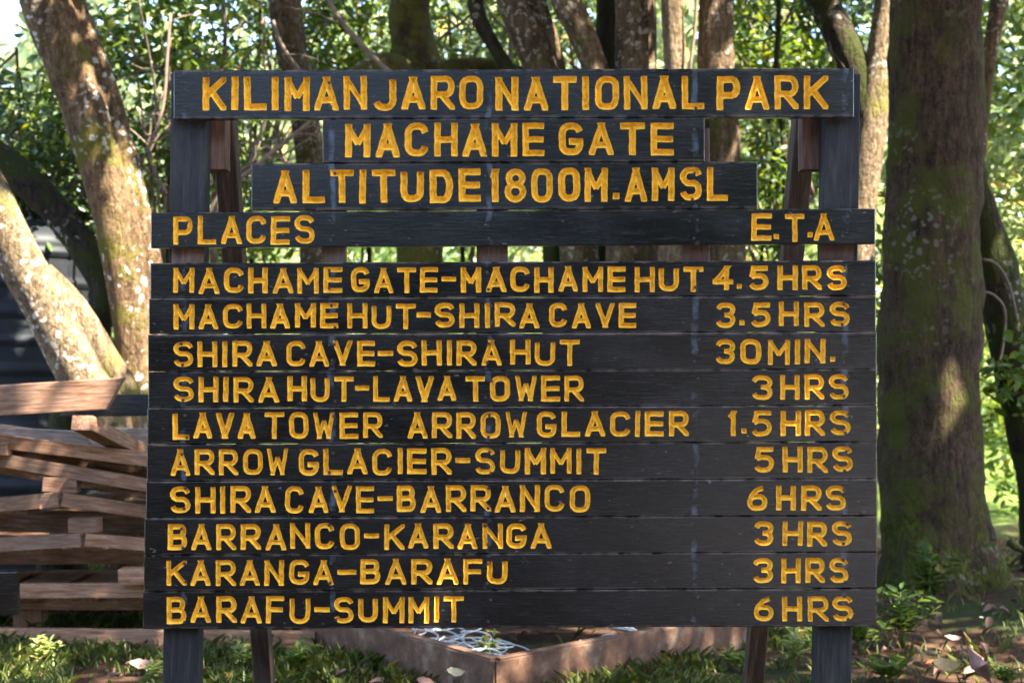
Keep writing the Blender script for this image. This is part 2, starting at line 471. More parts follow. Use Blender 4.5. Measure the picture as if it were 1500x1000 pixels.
# ================================================================== ground
def ground_z(x, y):
    z = 0.05 * mnoise.noise(Vector((x * .5, y * .5, 3.1))) + .025 * mnoise.noise(Vector((x * 1.9, y * 1.9, 7)))
    z += .16 * math.exp(-((x - 3.5) ** 2 + (y - 4.3) ** 2) / 1.6)         # soil bank round the big tree
    z += .10 * math.exp(-((x - 3.6) ** 2 + (y - 2.6) ** 2) / .9)
    if y > 16: z += min((y - 16) * .03, 6)
    return z
xs = np.concatenate([np.linspace(-400, -16, 12), np.linspace(-14, -6, 12), np.linspace(-5.4, 6.4, 90), np.linspace(7, 16, 12), np.linspace(18, 400, 12)])
ys = np.concatenate([np.linspace(-300, -12, 10), np.linspace(-10, -.6, 14), np.linspace(0, 9, 80), np.linspace(9.8, 30, 24), np.linspace(34, 600, 14)])
gv = np.array([(x, y, ground_z(x, y)) for y in ys for x in xs])
nx = len(xs); gf = np.array([(j * nx + i, j * nx + i + 1, (j + 1) * nx + i + 1, (j + 1) * nx + i) for j in range(len(ys) - 1) for i in range(nx - 1)])
tag(link('ground', np_mesh('ground', gv, gf, True), M['ground']), kind='structure')

# ================================================================== the sign
k = .0021
BT = .032                                   # board thickness
sign = thing('notice_sign', (0, 0, 0), 'large black timber board sign with routed yellow letters listing climbing routes and hours', 'sign')

T_ = 'flat'
def arc(cx, cy, rx, ry, a0, a1, n=5):
    return [(cx + rx * math.cos(math.radians(a0 + (a1 - a0) * i / n)), cy + ry * math.sin(math.radians(a0 + (a1 - a0) * i / n))) for i in range(n + 1)]
rx, ry = .36, .27
def ring(): return arc(1 - rx, 1 - ry, rx, ry, 0, 90, 3) + arc(rx, 1 - ry, rx, ry, 90, 180, 3) + arc(rx, ry, rx, ry, 180, 270, 3) + arc(1 - rx, ry, rx, ry, 270, 360, 3) + [(1, 1 - ry)]
def bowl(y0, y1, x1=1.0, r=.30):
    q = (y1 - y0) * .48
    return [(0, y1), (x1 - r, y1)] + arc(x1 - r, y1 - q, r, q, 90, 0, 3)[1:] + arc(x1 - r, y0 + q, r, q, 0, -90, 3) + [(0, y0)]
Sp = arc(1 - rx, 1 - .24, rx, .24, 15, 90, 3) + arc(rx, 1 - .24, rx, .24, 90, 180, 3) + arc(rx, .76, rx, .24, 180, 255, 2) + arc(1 - rx, .25, rx, .27, 75, 0, 2) + arc(1 - rx, .24, rx, .24, 0, -90, 3) + arc(rx, .24, rx, .24, 270, 195, 3)
G = {   # name: (width factor, strokes in centre-line units)
 'A': (1.0, [[(0, 0), (.5, 1.0)], [(.5, 1.0), (1, 0)], [(.2, .26), (.8, .26)]]),
 'B': (.95, [[(0, 0), (0, 1)], bowl(.52, 1, .93, .25), bowl(0, .52, 1, .28)]),
 'C': (1.0, [arc(1 - rx, 1 - ry, rx, ry, 8, 90, 3) + arc(rx, 1 - ry, rx, ry, 90, 180, 3) + arc(rx, ry, rx, ry, 180, 270, 3) + arc(1 - rx, ry, rx, ry, 270, 352, 3)]),
 'D': (1.0, [[(0, 0), (0, 1)], bowl(0, 1, 1, .36)]),
 'E': (.95, [[(0, 0), (0, 1)], [(0, 1), (1, 1)], [(0, .5), (.96, .5)], [(0, 0), (1, 0)]]),
 'F': (.9, [[(0, 0), (0, 1)], [(0, 1), (1, 1)], [(0, .5), (.92, .5)]]),
 'G': (1.0, [arc(1 - rx, 1 - ry, rx, ry, 14, 90, 3) + arc(rx, 1 - ry, rx, ry, 90, 180, 3) + arc(rx, ry, rx, ry, 180, 270, 3) + arc(1 - rx, ry, rx, ry, 270, 360, 3) + [(1, .40)], [(.58, .40), (1, .40)]]),
 'H': (1.0, [[(0, 0), (0, 1)], [(1, 0), (1, 1)], [(0, .5), (1, .5)]]),
 'I': (0, [[(.5, 0), (.5, 1)]]),
 'J': (1.0, [[(1, 1), (1, ry)] + arc(1 - rx, ry, rx, ry, 0, -90, 3)[1:] + arc(rx, ry, rx, ry, 270, 200, 3)]),
 'K': (1.0, [[(0, 0), (0, 1)], [(1, 1), (0, .40)], [(.33, .58), (1, 0)]]),
 'L': (.95, [[(0, 0), (0, 1)], [(0, 0), (1, 0)]]),
 'M': (1.06, [[(0, 0), (0, 1)], [(1, 0), (1, 1)], [(0, 1), (.5, .36)], [(.5, .36), (1, 1)]]),
 'N': (1.0, [[(0, 0), (0, 1)], [(1, 0), (1, 1)], [(0, 1), (1, 0)]]),
 'O': (1.0, [ring()]),
 'P': (.98, [[(0, 0), (0, 1)], bowl(.42, 1, 1, .30)]),
 'R': (1.0, [[(0, 0), (0, 1)], bowl(.44, 1, 1, .30), [(.42, .44), (1, 0)]]),
 'S': (1.0, [Sp]),
 'T': (1.0, [[(0, 1), (1, 1)], [(.5, 0), (.5, 1)]]),
 'U': (1.0, [[(0, 1), (0, ry)] + arc(rx, ry, rx, ry, 180, 270, 3)[1:] + arc(1 - rx, ry, rx, ry, 270, 360, 3) + [(1, 1)]]),
 'V': (1.0, [[(0, 1), (.5, 0)], [(.5, 0), (1, 1)]]),
 'W': (1.1, [[(0, 1), (.22, 0)], [(.22, 0), (.5, .72)], [(.5, .72), (.78, 0)], [(.78, 0), (1, 1)]]),
 '1': (.42, [[(.75, 0), (.75, 1)], [(.75, 1), (0, .78)]]),
 '3': (.95, [arc(1 - rx, .76, rx, .24, 90, 180, 3)[::-1][:0] + arc(rx, .76, rx, .24, 165, 90, 3) + arc(1 - rx, .76, rx, .24, 90, -80, 6) + [(.45, .52)], [(.45, .52)] + arc(1 - rx, .26, rx, .26, 85, -90, 6) + arc(rx, .24, rx, .24, 270, 195, 3)]),
 '4': (1.0, [[(.72, 0), (.72, 1)], [(.72, 1), (0, .30)], [(0, .30), (1, .30)]]),
 '5': (.95, [[(.95, 1), (.18, 1)], [(.18, 1), (.06, .55)], [(.06, .55), (.3, .62)] + arc(1 - rx, .32, rx, .30, 90, -90, 6) + arc(rx, .24, rx, .24, 270, 200, 3)]),
 '6': (.98, [[(.85, 1), (.45, .90), (.12, .62), (0, .36)] + arc(rx, .27, rx, .27, 180, 270, 3) + arc(1 - rx, .27, rx, .27, 270, 360, 3) + arc(1 - rx, .32, rx, .26, 0, 90, 3) + arc(rx, .32, rx, .26, 90, 165, 3)]),
 '8': (1.0, [arc(.5, .76, .44, .24, 0, 360, 12), arc(.5, .27, .5, .27, 0, 360, 12)]),
 '.': (0, [[(.5, .10), (.5, .10)]]),
 '-': (.62, [[(0, .52), (1, .52)]]),
}
G['0'] = G['O']

def seg_field(X, Y, a, b, h, flat_a, flat_b, ext, ext2):
    ax, ay = a; bx, by = b; dx, dy = bx - ax, by - ay; L = math.hypot(dx, dy)
    if L < 1e-6: return h - np.maximum(abs(X - ax), abs(Y - ay))
    ux, uy = dx / L, dy / L
    s = (X - ax) * ux + (Y - ay) * uy; v = abs(-(X - ax) * uy + (Y - ay) * ux)
    f = h - v
    ra = np.hypot(X - ax, Y - ay); rb = np.hypot(X - bx, Y - by)
    f = np.where(s < 0, np.minimum(f, s + ext) if flat_a else h - ra, f)
    f = np.where(s > L, np.minimum(f, L - s + ext2) if flat_b else h - rb, f)
    if flat_a: f = np.minimum(f, np.where(s >= 0, 1e9, s + ext))
    return f

CELL = 1.2
def text_field(words, t, seed):
    """words: (string, x0, x1, ytop, ybot) in photo pixels -> sampled groove field over the whole line"""
    r = random.Random(seed); gl = []
    for (s, x0, x1, y0, y1) in words:
        n = len(s); ni = sum(c in 'I.' for c in s)
        gap = .235
        u = sum(G[c][0] for c in s) + gap * (n - 1)
        wl = (x1 - x0 - ni * t * 1.05) / u if u > 0 else 0
        x = x0
        for c in s:
            wd = t * 1.05 if c in 'I.' else G[c][0] * wl
            gl.append((c, x + r.uniform(-.5, .5), y0 + r.uniform(-.8, .8), wd * r.uniform(.975, 1.025), (y1 - y0) + r.uniform(-.8, .8)))
            x += wd + gap * wl
            if wl == 0: x += 3
    gx0 = min(g[1] for g in gl) - 4; gx1 = max(g[1] + g[3] for g in gl) + 4
    gy0 = min(g[2] for g in gl) - 3; gy1 = max(g[2] + g[4] for g in gl) + 3
    nxx = int((gx1 - gx0) / CELL) + 1; nyy = int((gy1 - gy0) / CELL) + 1
    gxs = gx0 + np.arange(nxx + 1) * (gx1 - gx0) / nxx; gys = gy0 + np.arange(nyy + 1) * (gy1 - gy0) / nyy
    Fd = np.full((nyy + 1, nxx + 1), -5.0)
    for (c, x, y, wd, hh) in gl:
        i0 = np.searchsorted(gxs, x - 3); i1 = np.searchsorted(gxs, x + wd + 3)
        X, Y = np.meshgrid(gxs[i0:i1], gys)
        tt = t * r.uniform(.93, 1.07); h = tt / 2
        # slight hand wobble of the routed edges
        X = X + .2 * np.sin(Y * .31 + x) ; Yw = Y + .18 * np.sin(X * .27 + x * 2)
        f = np.full(X.shape, -5.0)
        slant = r.uniform(-.02, .02)
        def cv(p): 
            q = (x + h + p[0] * max(wd - tt, 0), y + hh - h - p[1] * (hh - tt))
            return (q[0] + slant * (y + hh / 2 - q[1]), q[1])
        for st in G[c][1]:
            pts = [cv(p) for p in st]
            closed = math.dist(pts[0], pts[-1]) < .5 and len(pts) > 4
            for j in range(len(pts) - 1):
                dy = abs(pts[j][1] - pts[j + 1][1]); dxx = abs(pts[j][0] - pts[j + 1][0])
                diag = dy > 2 and dxx > 2 and len(pts) == 2
                def ex(q):
                    if len(pts) > 2: return .6
                    if not diag: return h
                    return tt if q in (0, 1) else .1
                hs = h * (.82 if diag and c in 'MWN' else 1)
                f = np.maximum(f, seg_field(X, Yw, pts[j], pts[j + 1], hs, j == 0 and not closed, j == len(pts) - 2 and not closed, ex(st[j][1]), ex(st[j + 1][1])))
        f = np.minimum(f, np.minimum(Yw - y, y + hh - Yw) * 1.0)
        if c not in 'I.': f = np.minimum(f, np.minimum(X - x, x + wd - X) + .3)
        Fd[:, i0:i1] = np.maximum(Fd[:, i0:i1], f)
    return gxs, gys, Fd, t

def board_with_text(idx, xL, xR, yt, yb, ytr, words, t, parent, plank_off, label):
    sl_ = (ytr - yt) / (xR - xL)
    rr = random.Random(idx * 11 + 3)
    ay, by = rr.uniform(-.0015, .0015), rr.uniform(-.02, .02)
    zc = (yt + yb) / 2
    def W(px, py, dep=0.0):
        Z = CAM_H - (py + sl_ * (px - xL) - HOR) * k
        yoff = plank_off + ay * (px - 750) * k + by * (zc - py) * k
        return ((px - 750) * k, yoff + dep, Z)
    bv, bf, lv, lf = [], [], [], []
    def quad(x0, y0, x1, y1):
        n = len(bv); bv.extend([W(x0, y0), W(x0, y1), W(x1, y1), W(x1, y0)]); bf.append((n, n + 1, n + 2, n + 3))
    e = 1.3
    X0, X1, Y0, Y1 = xL + e, xR - e, yt + e, yb - e
    if words:
        gxs, gys, Fd, t = text_field(words, t, idx)
        gy0, gy1 = gys[0], gys[-1]; gx0, gx1 = gxs[0], gxs[-1]
        quad(X0, Y0, X1, gy0); quad(X0, gy1, X1, Y1); quad(X0, gy0, gx0, gy1); quad(gx1, gy0, X1, gy1)
        D = t * k * .85; h = t / 2
        ins = Fd > 0
        dep = D * np.clip(Fd / h, 0, 1) ** .78
        cnt = ins[:-1, :-1].astype(int) + ins[1:, :-1] + ins[:-1, 1:] + ins[1:, 1:]
        vid = {}; bid = {}
        def LV(j, i):
            q = (j, i)
            if q not in vid: vid[q] = len(lv); lv.append(W(gxs[i], gys[j], dep[j, i]))
            return vid[q]
        def BV(j, i):
            q = (j, i)
            if q not in bid: bid[q] = len(bv); bv.append(W(gxs[i], gys[j]))
            return bid[q]
        def X_(j0, i0, j1, i1, store, arr):
            q = (min((j0, i0), (j1, i1)), max((j0, i0), (j1, i1)))
            if q not in store:
                a, b = Fd[j0, i0], Fd[j1, i1]; s = min(max(a / (a - b), .02), .98)
                store[q] = len(arr); arr.append(W(gxs[i0] + (gxs[i1] - gxs[i0]) * s, gys[j0] + (gys[j1] - gys[j0]) * s))
            return store[q]
        ny_, nx_ = cnt.shape
        for j in range(ny_):
            i = 0; row = cnt[j]
            while i < nx_:
                c = row[i]
                if c == 0:
                    i2 = i
                    while i2 < nx_ and row[i2] == 0: i2 += 1
                    quad(gxs[i], gys[j], gxs[i2], gys[j + 1]); i = i2; continue
                cor = [(j, i), (j + 1, i), (j + 1, i + 1), (j, i + 1)]
                if c == 4:
                    lf.append(tuple(LV(*q) for q in cor))
                else:
                    pin, pout = [], []
                    for a in range(4):
                        p, q = cor[a], cor[(a + 1) % 4]
                        if ins[p]: pin.append(LV(*p))
                        else: pout.append(BV(*p))
                        if ins[p] != ins[q]:
                            pin.append(X_(*p, *q, vid, lv)); pout.append(X_(*p, *q, bid, bv))
                    if len(pin) > 2: lf.append(tuple(pin))
                    if len(pout) > 2: bf.append(tuple(pout))
                i += 1
    else:
        quad(X0, Y0, X1, Y1)
    # chamfer, edges and back
    n = len(bv)
    ch = .0025
    fr = [(X0, Y0), (X0, Y1), (X1, Y1), (X1, Y0)]; ou = [(xL, yt), (xL, yb), (xR, yb), (xR, yt)]
    for (x, y) in fr: bv.append(W(x, y))
    for (x, y) in ou: bv.append(W(x, y, ch))
    for (x, y) in ou: bv.append(W(x, y, BT))
    for a in range(4):
        b = (a + 1) % 4
        bf.append((n + a, n + 4 + a, n + 4 + b, n + b)); bf.append((n + 4 + a, n + 8 + a, n + 8 + b, n + 4 + b))
    bf.append((n + 11, n + 10, n + 9, n + 8))
    bo = link('board', mesh('board', bv, bf), M['board'], parent)
    bo['label'] = label
    if words:
        spans = sorted((w_[1], w_[2]) for w_ in words); cuts = []; hi = spans[0][1]
        for a_, b_ in spans[1:]:
            if a_ - hi > 9: cuts.append(((a_ + hi) / 2 - 750) * k)
            hi = max(hi, b_)
        grp = {}
        for f in lf:
            xm = sum(lv[i][0] for i in f) / len(f); grp.setdefault(sum(xm > c for c in cuts), []).append(f)
        for g_ in grp.values():
            ids = sorted({i for f in g_ for i in f}); mp = {a_: b_ for b_, a_ in enumerate(ids)}
            link('lettering', mesh('lettering', [lv[i] for i in ids], [tuple(mp[i] for i in f) for f in g_]), M['gold'], bo)
    # nail heads
    for px in (273, 489, 716, 1016, 1234):
        if xL + 8 < px < xR - 8:
            for q in (.24, .78):
                cx, cy, cz = W(px + rr.uniform(-5, 5), yt + (yb - yt) * q + rr.uniform(-3, 3))
                mb = MB(); N = 12; R = .0050
                vs = [(cx + R * math.cos(a * 2 * math.pi / N), cy + .0004, cz + R * math.sin(a * 2 * math.pi / N)) for a in range(N)]
                vs += [(cx + R * .7 * math.cos(a * 2 * math.pi / N), cy - .0014, cz + R * .7 * math.sin(a * 2 * math.pi / N)) for a in range(N)]
                fs = [(a, (a + 1) % N, N + (a + 1) % N, N + a) for a in range(N)] + [tuple(range(N, 2 * N))]
                mb.add(vs, fs); mb.build('nail', M['nail'], bo, False)
    return bo

hrs = lambda x0, x1, y0, y1: ('HRS', x0, x1, y0, y1)
ROWS = [
 (258, 1247, 107, 177, 104, [('KILIMANJARO', 300, 708, 116, 165), ('NATIONAL', 726, 1029, 117, 166), ('PARK', 1047, 1208, 117, 166)], 9.7, 'top board reading KILIMANJARO NATIONAL PARK'),
 (475, 1030, 178, 240.5, 176, [('MACHAME', 508, 798, 184, 233), ('GATE', 818, 985, 184, 232)], 9.7, 'short centred board reading MACHAME GATE'),
 (371, 1107, 242.5, 310, 239.5, [('ALTITUDE', 403, 705, 251, 300), ('1800M.AMSL', 718, 1063, 250, 299)], 9.7, 'centred board reading ALTITUDE 1800M.AMSL'),
 (225, 1278, 314, 364, 308, [('PLACES', 258, 463, 319, 360), ('E', 1098, 1127, 320, 360), ('.', 1130, 1139, 320, 359), ('T', 1147, 1175, 320, 360), ('.', 1179, 1188, 320, 359), ('A', 1188, 1217, 320, 360)], 7.3, 'heading board reading PLACES and E.T.A'),
 (224, 1279, 387, 437, 383, [('MACHAME', 258, 503, 394, 431), ('GATE', 516, 642, 394, 431), ('-', 648, 669, 394, 431), ('MACHAME', 676, 916, 394, 431), ('HUT', 928, 1028, 394, 430), ('4', 1042, 1072, 394, 430), ('.', 1077, 1087, 394, 430), ('5', 1094, 1123, 394, 430), hrs(1136, 1237, 394, 430)], 7.3, None),
 (222, 1279, 438.5, 489, 435, [('MACHAME', 258, 498, 446, 482), ('HUT', 511, 610, 446, 482), ('-', 611, 632, 446, 482), ('SHIRA', 638, 790, 446, 482), ('CAVE', 804, 931, 446, 482), ('3', 1046, 1075, 446, 482), ('.', 1081, 1090, 446, 482), ('5', 1097, 1126, 446, 482), hrs(1138, 1241, 446, 482)], 7.3, None),
 (221, 1280, 491, 543.5, 487.5, [('SHIRA', 258, 408, 500, 537), ('CAVE', 422, 551, 500, 537), ('-', 555, 577, 500, 537), ('SHIRA', 583, 735, 500, 537), ('HUT', 747, 849, 500, 537), ('30', 1046, 1111, 500, 536), ('MIN.', 1122, 1220, 500, 536)], 7.3, None),
 (221, 1280, 545, 596.5, 541, [('SHIRA', 258, 411, 552, 589), ('HUT', 423, 520, 552, 589), ('-', 522, 543, 552, 589), ('LAVA', 548, 668, 552, 589), ('TOWER', 683, 855, 552, 589), ('3', 1098, 1128, 552, 588), hrs(1140, 1240, 552, 588)], 7.3, None),
 (220, 1280, 598, 649, 594, [('LAVA', 257, 378, 604, 642), ('TOWER', 391, 562, 604, 642), ('ARROW', 598, 772, 604, 642), ('GLACIER', 786, 1007, 604, 641), ('1', 1063, 1077, 604, 641), ('.', 1083, 1091, 604, 641), ('5', 1098, 1128, 604, 641), hrs(1140, 1241, 604, 641)], 7.3, None),
 (219, 1280, 651, 703, 647, [('ARROW', 254, 425, 657, 695), ('GLACIER', 440, 662, 657, 695), ('-', 668, 690, 657, 695), ('SUMMIT', 697, 887, 657, 695), ('5', 1102, 1131, 657, 694), hrs(1143, 1245, 657, 694)], 7.3, None),
 (218, 1280, 704.5, 756, 700.5, [('SHIRA', 253, 406, 711, 750), ('CAVE', 420, 550, 711, 750), ('-', 555, 577, 711, 750), ('BARRANCO', 583, 863, 711, 750), ('6', 1092, 1122, 713, 749), hrs(1134, 1235, 713, 749)], 7.3, None),
 (216, 1280, 757.5, 809.5, 753.5, [('BARRANCO', 250, 529, 765, 803), ('-', 535, 557, 765, 803), ('KARANGA', 564, 807, 766, 803), ('3', 1102, 1131, 765, 801), hrs(1143, 1245, 765, 801)], 7.3, None),
 (215, 1280, 811.5, 862.5, 806.5, [('KARANGA', 248, 491, 818, 855), ('-', 496, 524, 818, 855), ('BARAFU', 530, 744, 818, 855), ('3', 1100, 1129, 819, 855), hrs(1142, 1240, 819, 855)], 7.3, None),
 (213, 1280, 864, 917.5, 860, [('BARAFU', 248, 456, 871, 910), ('-', 462, 485, 871, 910), ('SUMMIT', 491, 680, 872, 910), ('6', 1102, 1131, 874, 910), hrs(1143, 1246, 874, 910)], 7.3, None),
]
for i, (xL, xR, yt, yb, ytr, words, t, lab) in enumerate(ROWS):
    if lab is None:
        lab = 'route board reading ' + ' '.join(w_[0] for w_ in words)
    board_with_text(i, xL, xR, yt - .5, yb + .45, ytr - .5, words, t, sign, -BT + random.uniform(-.0025, .0015), lab)

def SP(px, py, y):      # point on plane world-y = y seen at px,py
    return P(px, py, CAM_D + y)
PT = .07
for (xt, xb, wd, nm) in ((281, 268, 52, 'left'), (1231, 1217, 52, 'right')):
    a = SP(xt, 112, PT / 2 + .008); b = SP(xb, 1000, PT / 2 + .008); b = a + (b - a) * 1.36
    beam('post', b, a, wd * k, PT, M['post'], sign, up=(1, 0, 0))
for (px, pb, wd) in ((491, 487, 34), (722, 718, 46), (1018, 1020, 40)):
    beam('batten', SP(pb, 905, .029), SP(px, 190, .029), wd * k, .05, M['brown_batten'], sign, up=(1, 0, 0))
for (px, wd) in ((276, 48), (1226, 50)):
    beam('bare_post_face', SP(px - 1, 415, .0042), SP(px, 335, .0042), wd * k, .006, M['brown_batten'], sign, up=(1, 0, 0), bev=.001)  # thin added strip standing for the post's own unpainted brown face
# raking braces behind the posts, with the short spacer block at their heads
for (xt, xb, bl, side) in ((325, 388, 319, 1), (1183, 1103, 1187, -1)):
    a = SP(xt, 118, .16); b = P(xb, 1000, CAM_D + 1.05); b = a + (b - a) * 1.2
    beam('brace', b, a, .068, .075, M['brace'], sign, up=(1, 0, 0))
    p0 = SP(bl, 120, .11); p1 = SP(bl, 250, .11)
    beam('spacer_block', p1, p0, .066, .07, M['brown_batten'], sign, up=(1, 0, 0))

# neighbouring sign whose board end pokes into the frame
sg = thing('signboard', (-1.75, .05, 0), 'blank dark end of another sign board at the left edge in front of the pallets', 'sign')
beam('board', P(-330, 871, 4.25), P(26.5, 868, 4.25), 62 * k, .03, M['board'], sg)
beam('post', P(-120, 1290, 4.32), P(-120, 780, 4.32), .1, .08, M['post'], sg, up=(1, 0, 0))
beam('post', P(-300, 1290, 4.32), P(-300, 780, 4.32), .1, .08, M['post'], sg, up=(1, 0, 0))

# ================================================================== pallets and timber, left
def px_m(px, d): return px / FPX * d
def tim(name, a, b, hpx, T, mat, parent, **kw):
    d = (a[2] + b[2]) / 2
    return beam(name, P(*a), P(*b), px_m(hpx, d), T, M[mat], parent, **kw)

def pallet(corner, left, right, h, label, deck_drop, loc):
    t = thing('pallet', loc, label, 'pallet', 'stacked timber pallets')
    if left:
        tim('plank', left, corner, h, .05, 'pallet', t); tim('plank', (corner[0] + 1.5, corner[1], corner[2]), right, h * .95, .05, 'pallet', t)
        ends = (left, right)
    else:
        tim('plank', corner, right, h, .05, 'pallet', t); ends = (corner, right)
    # rear beam and cross slats under the deck
    a, b = P(*ends[0]), P(*ends[1])
    back = Vector((0, .95, -.03)); 
    beam('plank', a + back, b + back, .07, .05, M['pallet'], t)
    for yo, zo in ((.22, -.045), (.48, -.06), (.72, -.05)):
        mid = Vector((0, yo, zo)); beam('plank', a + mid, b + mid, .115, .05, M['pallet'], t)
    n = 7
    for i in range(n):
        q = a.lerp(b, (i + .5) / n); 
        if left:
            c_ = P(*corner); tt = (i + .5) / n
            q = a.lerp(c_, tt * 2) if tt < .5 else c_.lerp(b, tt * 2 - 1)
        beam('slat', q + Vector((0, .03, -deck_drop)), q + Vector((0, 1.0, -deck_drop - .02)), .02, (b - a).length / n * .8, M['pallet'], t)
    return t
t1 = thing('pallet', P(100, 950, 7.6), 'lowest timber pallet with a long front rail lying in the grass', 'pallet', 'stacked timber pallets')
tim('plank', (-190, 931, 7.4), (462, 938, 7.4), 27, .06, 'pallet', t1)
tim('plank', (-190, 866, 7.42), (330, 863, 7.42), 21, .05, 'pallet', t1)
tim('plank', (-190, 884, 7.7), (330, 884, 7.7), 16, .05, 'pallet', t1)
for px in (55, 260, -120):
    beam('foot', P(px - 10, 920, 7.75), P(px - 10, 868, 7.75), .16, .12, M['pallet'], t1, up=(1, 0, 0), skew0=.05, skew1=-.05)
for i in range(6):
    q = P(-170 + i * 90, 848, 7.42); beam('slat', q + Vector((0, 0.06, -.12)), q + Vector((0, 1.1, -.12)), .02, .26, M['pallet'], t1)
beam('plank', P(-190, 846, 8.4), P(330, 846, 8.4), .08, .05, M['pallet'], t1)
tag(tim('timber_block', (177, 843, 7.36), (222, 842, 7.36), 23, .1, 'pallet', None), 'short timber block under the second pallet beside the sign edge', 'block', 'spacer blocks between the pallets')
pallet((122, 790, 7.25), (-190, 808, 7.95), (330, 806, 7.65), 20, 'second pallet up whose two front planks meet below the small block', .045, P(100, 800, 7.6))
tag(tim('timber_block', (104, 768, 7.3), (146, 768, 7.3), 21, .1, 'pallet', None), 'small square timber block sitting over the plank joint of the second pallet', 'block', 'spacer blocks between the pallets')
pallet((89, 731, 7.25), (-190, 755, 7.95), (330, 765, 7.65), 21, 'middle pallet with its split plank corner pointing at the viewer', .045, P(100, 740, 7.6))
tag(tim('timber_block', (67, 708, 7.32), (116, 710, 7.32), 21, .1, 'pallet', None), 'timber block lying between the middle pallet and the sloping pallet above', 'block', 'spacer blocks between the pallets')
pallet((-190, 640, 7.3), None, (330, 730, 7.3), 19, 'sloping pallet with reddish underside, fourth from the ground', .05, P(100, 690, 7.6))
tag(tim('timber_block', (-30, 657, 7.25), (14, 657, 7.25), 18, .08, 'pallet', None), 'timber block at the left edge between the two sloping pallets', 'block', 'spacer blocks between the pallets')
pallet((-190, 622, 7.25), None, (330, 687, 7.35), 20, 'uppermost sloping pallet with a pale sawn front edge', .04, P(100, 650, 7.6))
tag(tim('plank', (-60, 634, 7.5), (132, 644, 7.55), 24, .04, 'pallet_grey', None, skew1=-.08), 'grey weathered plank lying flat on the uppermost pallet', 'plank')
tag(tim('plank', (118, 641, 7.7), (300, 648, 7.7), 34, .04, 'pallet_grey', None), 'grey brown plank standing behind the short crossbeam', 'plank')
tag(beam('crossbeam', P(120, 619, 6.95), P(200, 660, 7.62), .075, .11, M['pallet'], None), 'short dark crossbeam propping up the big top plank', 'plank')
tag(beam('plank', P(-190, 598, 7.0), P(170, 576, 7.0), .158, .055, M['pallet'], None, skew1=.10, bev=.005), 'wide brown plank with an angled end on top of the timber pile', 'plank')
tag(beam('plank', P(90, 594, 7.25), P(330, 592, 7.25), .115, .05, M['post'], None), 'black painted plank end behind the wide brown plank', 'plank')

# ================================================================== water tank
tk = thing('water_tank', P(60, 570, 10.0), 'dark grey ribbed water tank behind the leaning trunks at left', 'water tank')
d0 = 9.6; cx = P(35, 540, d0 + .75); R = px_m(128, d0 + .4)
prof = []
z = .02
zt = P(0, 345, d0).z
while z < zt:
    ph = (z % .21) / .21
    rr_ = R + (.022 if ph < .25 else 0.0)
    prof.append((rr_, z)); z += .022
prof += [(R * .93, zt + .05), (R * .6, zt + .14), (R * .25, zt + .19)]
SEG = 48; vs = []; fs = []
for (r_, z) in prof:
    for s_ in range(SEG):
        a = 2 * math.pi * s_ / SEG; vs.append((cx.x + r_ * math.cos(a), cx.y + r_ * math.sin(a), z))
for i in range(len(prof) - 1):
    for s_ in range(SEG):
        a = i * SEG + s_; b = i * SEG + (s_ + 1) % SEG; fs.append((a, b, b + SEG, a + SEG))
link('tank_body', mesh('tank_body', vs, fs, True), M['tank'], tk)
lb = MB(); lb.tube([(cx.x, cx.y, zt + .16), (cx.x, cx.y, zt + .25)], [R * .28, R * .26], 24); lb.build('lid', M['tank'], tk)

# ================================================================== rusty bed base with springs
bed = thing('box_frame', P(722, 1000, 6.1), 'rusty low steel box frame on the grass behind the sign', 'frame')
cz = .215
c0 = P(725, 968, 6.15); 
dirL = (P(440, 878, 7.55) - c0); dirL.z = 0; dirR = (P(1120, 893, 7.45) - c0); dirR.z = 0
cA, cB, cD = c0, c0 + dirL, c0 + dirR; cE = cA + dirL + dirR
H = .19
for (p, q) in ((cA, cB), (cA, cD), (cB, cE), (cD, cE)):
    dz = Vector((0, 0, -H / 2)); ins_ = (q - p).normalized() * .004
    beam('side_panel', p + dz + ins_, q + dz - ins_, H, .012, M['rust'], bed)
    nn = Vector((-(q - p).y, (q - p).x, 0)).normalized()
    if nn.dot(cE + cA - p - q) < 0: nn = -nn
    up_ = Vector((0, 0, .004)) + nn * .022
    beam('rim', p + up_ + (q - p).normalized() * .03, q + up_ - (q - p).normalized() * .03, .014, .05, M['rust'], bed)
def in_bed(u, v, z): return cA + dirL * u + dirR * v + Vector((0, 0, z))
sp_spots = [(.155, .075), (.27, .08), (.39, .07), (.51, .08), (.21, .16), (.33, .17), (.45, .17), (.12, .56), (.10, .075), (.21, .07), (.33, .08), (.45, .075), (.57, .08), (.15, .17), (.27, .18), (.39, .18), (.52, .19), (.075, .50), (.08, .61), (.17, .56), (.09, .73)]
for i, (u, v) in enumerate(sp_spots):
    base = in_bed(u, v, -.16); pts = []; rs_ = random.Random(i); tl = Vector((rs_.uniform(-.15, .15), rs_.uniform(-.15, .15), 0))
    rc = rs_.uniform(.078, .088); nt_ = 2.6
    for s_ in range(0, 53):
        a = s_ / 52 * 2 * math.pi * nt_ + i; tt = s_ / 52
        q = Vector((rc * math.cos(a), rc * math.sin(a), 0))
        pts.append(base + q + Vector((0, 0, .15 * tt + q.dot(tl))))
    mb = MB(); mb.tube(pts, [.0046] * len(pts), 6, sub=2)
    tag(mb.build('coil_spring', M['galv'], None, True, base), 'bare grey coil spring standing in the rusty steel box frame', 'spring', 'coil springs in the steel box')
mb = MB()
p = in_bed(.42, .42, -.06)
ww = [(-.28, 0, .02), (-.1, -.02, .07), (-.08, -.02, .03), (.1, .02, .06), (.12, .02, .02), (.3, .05, .05)]
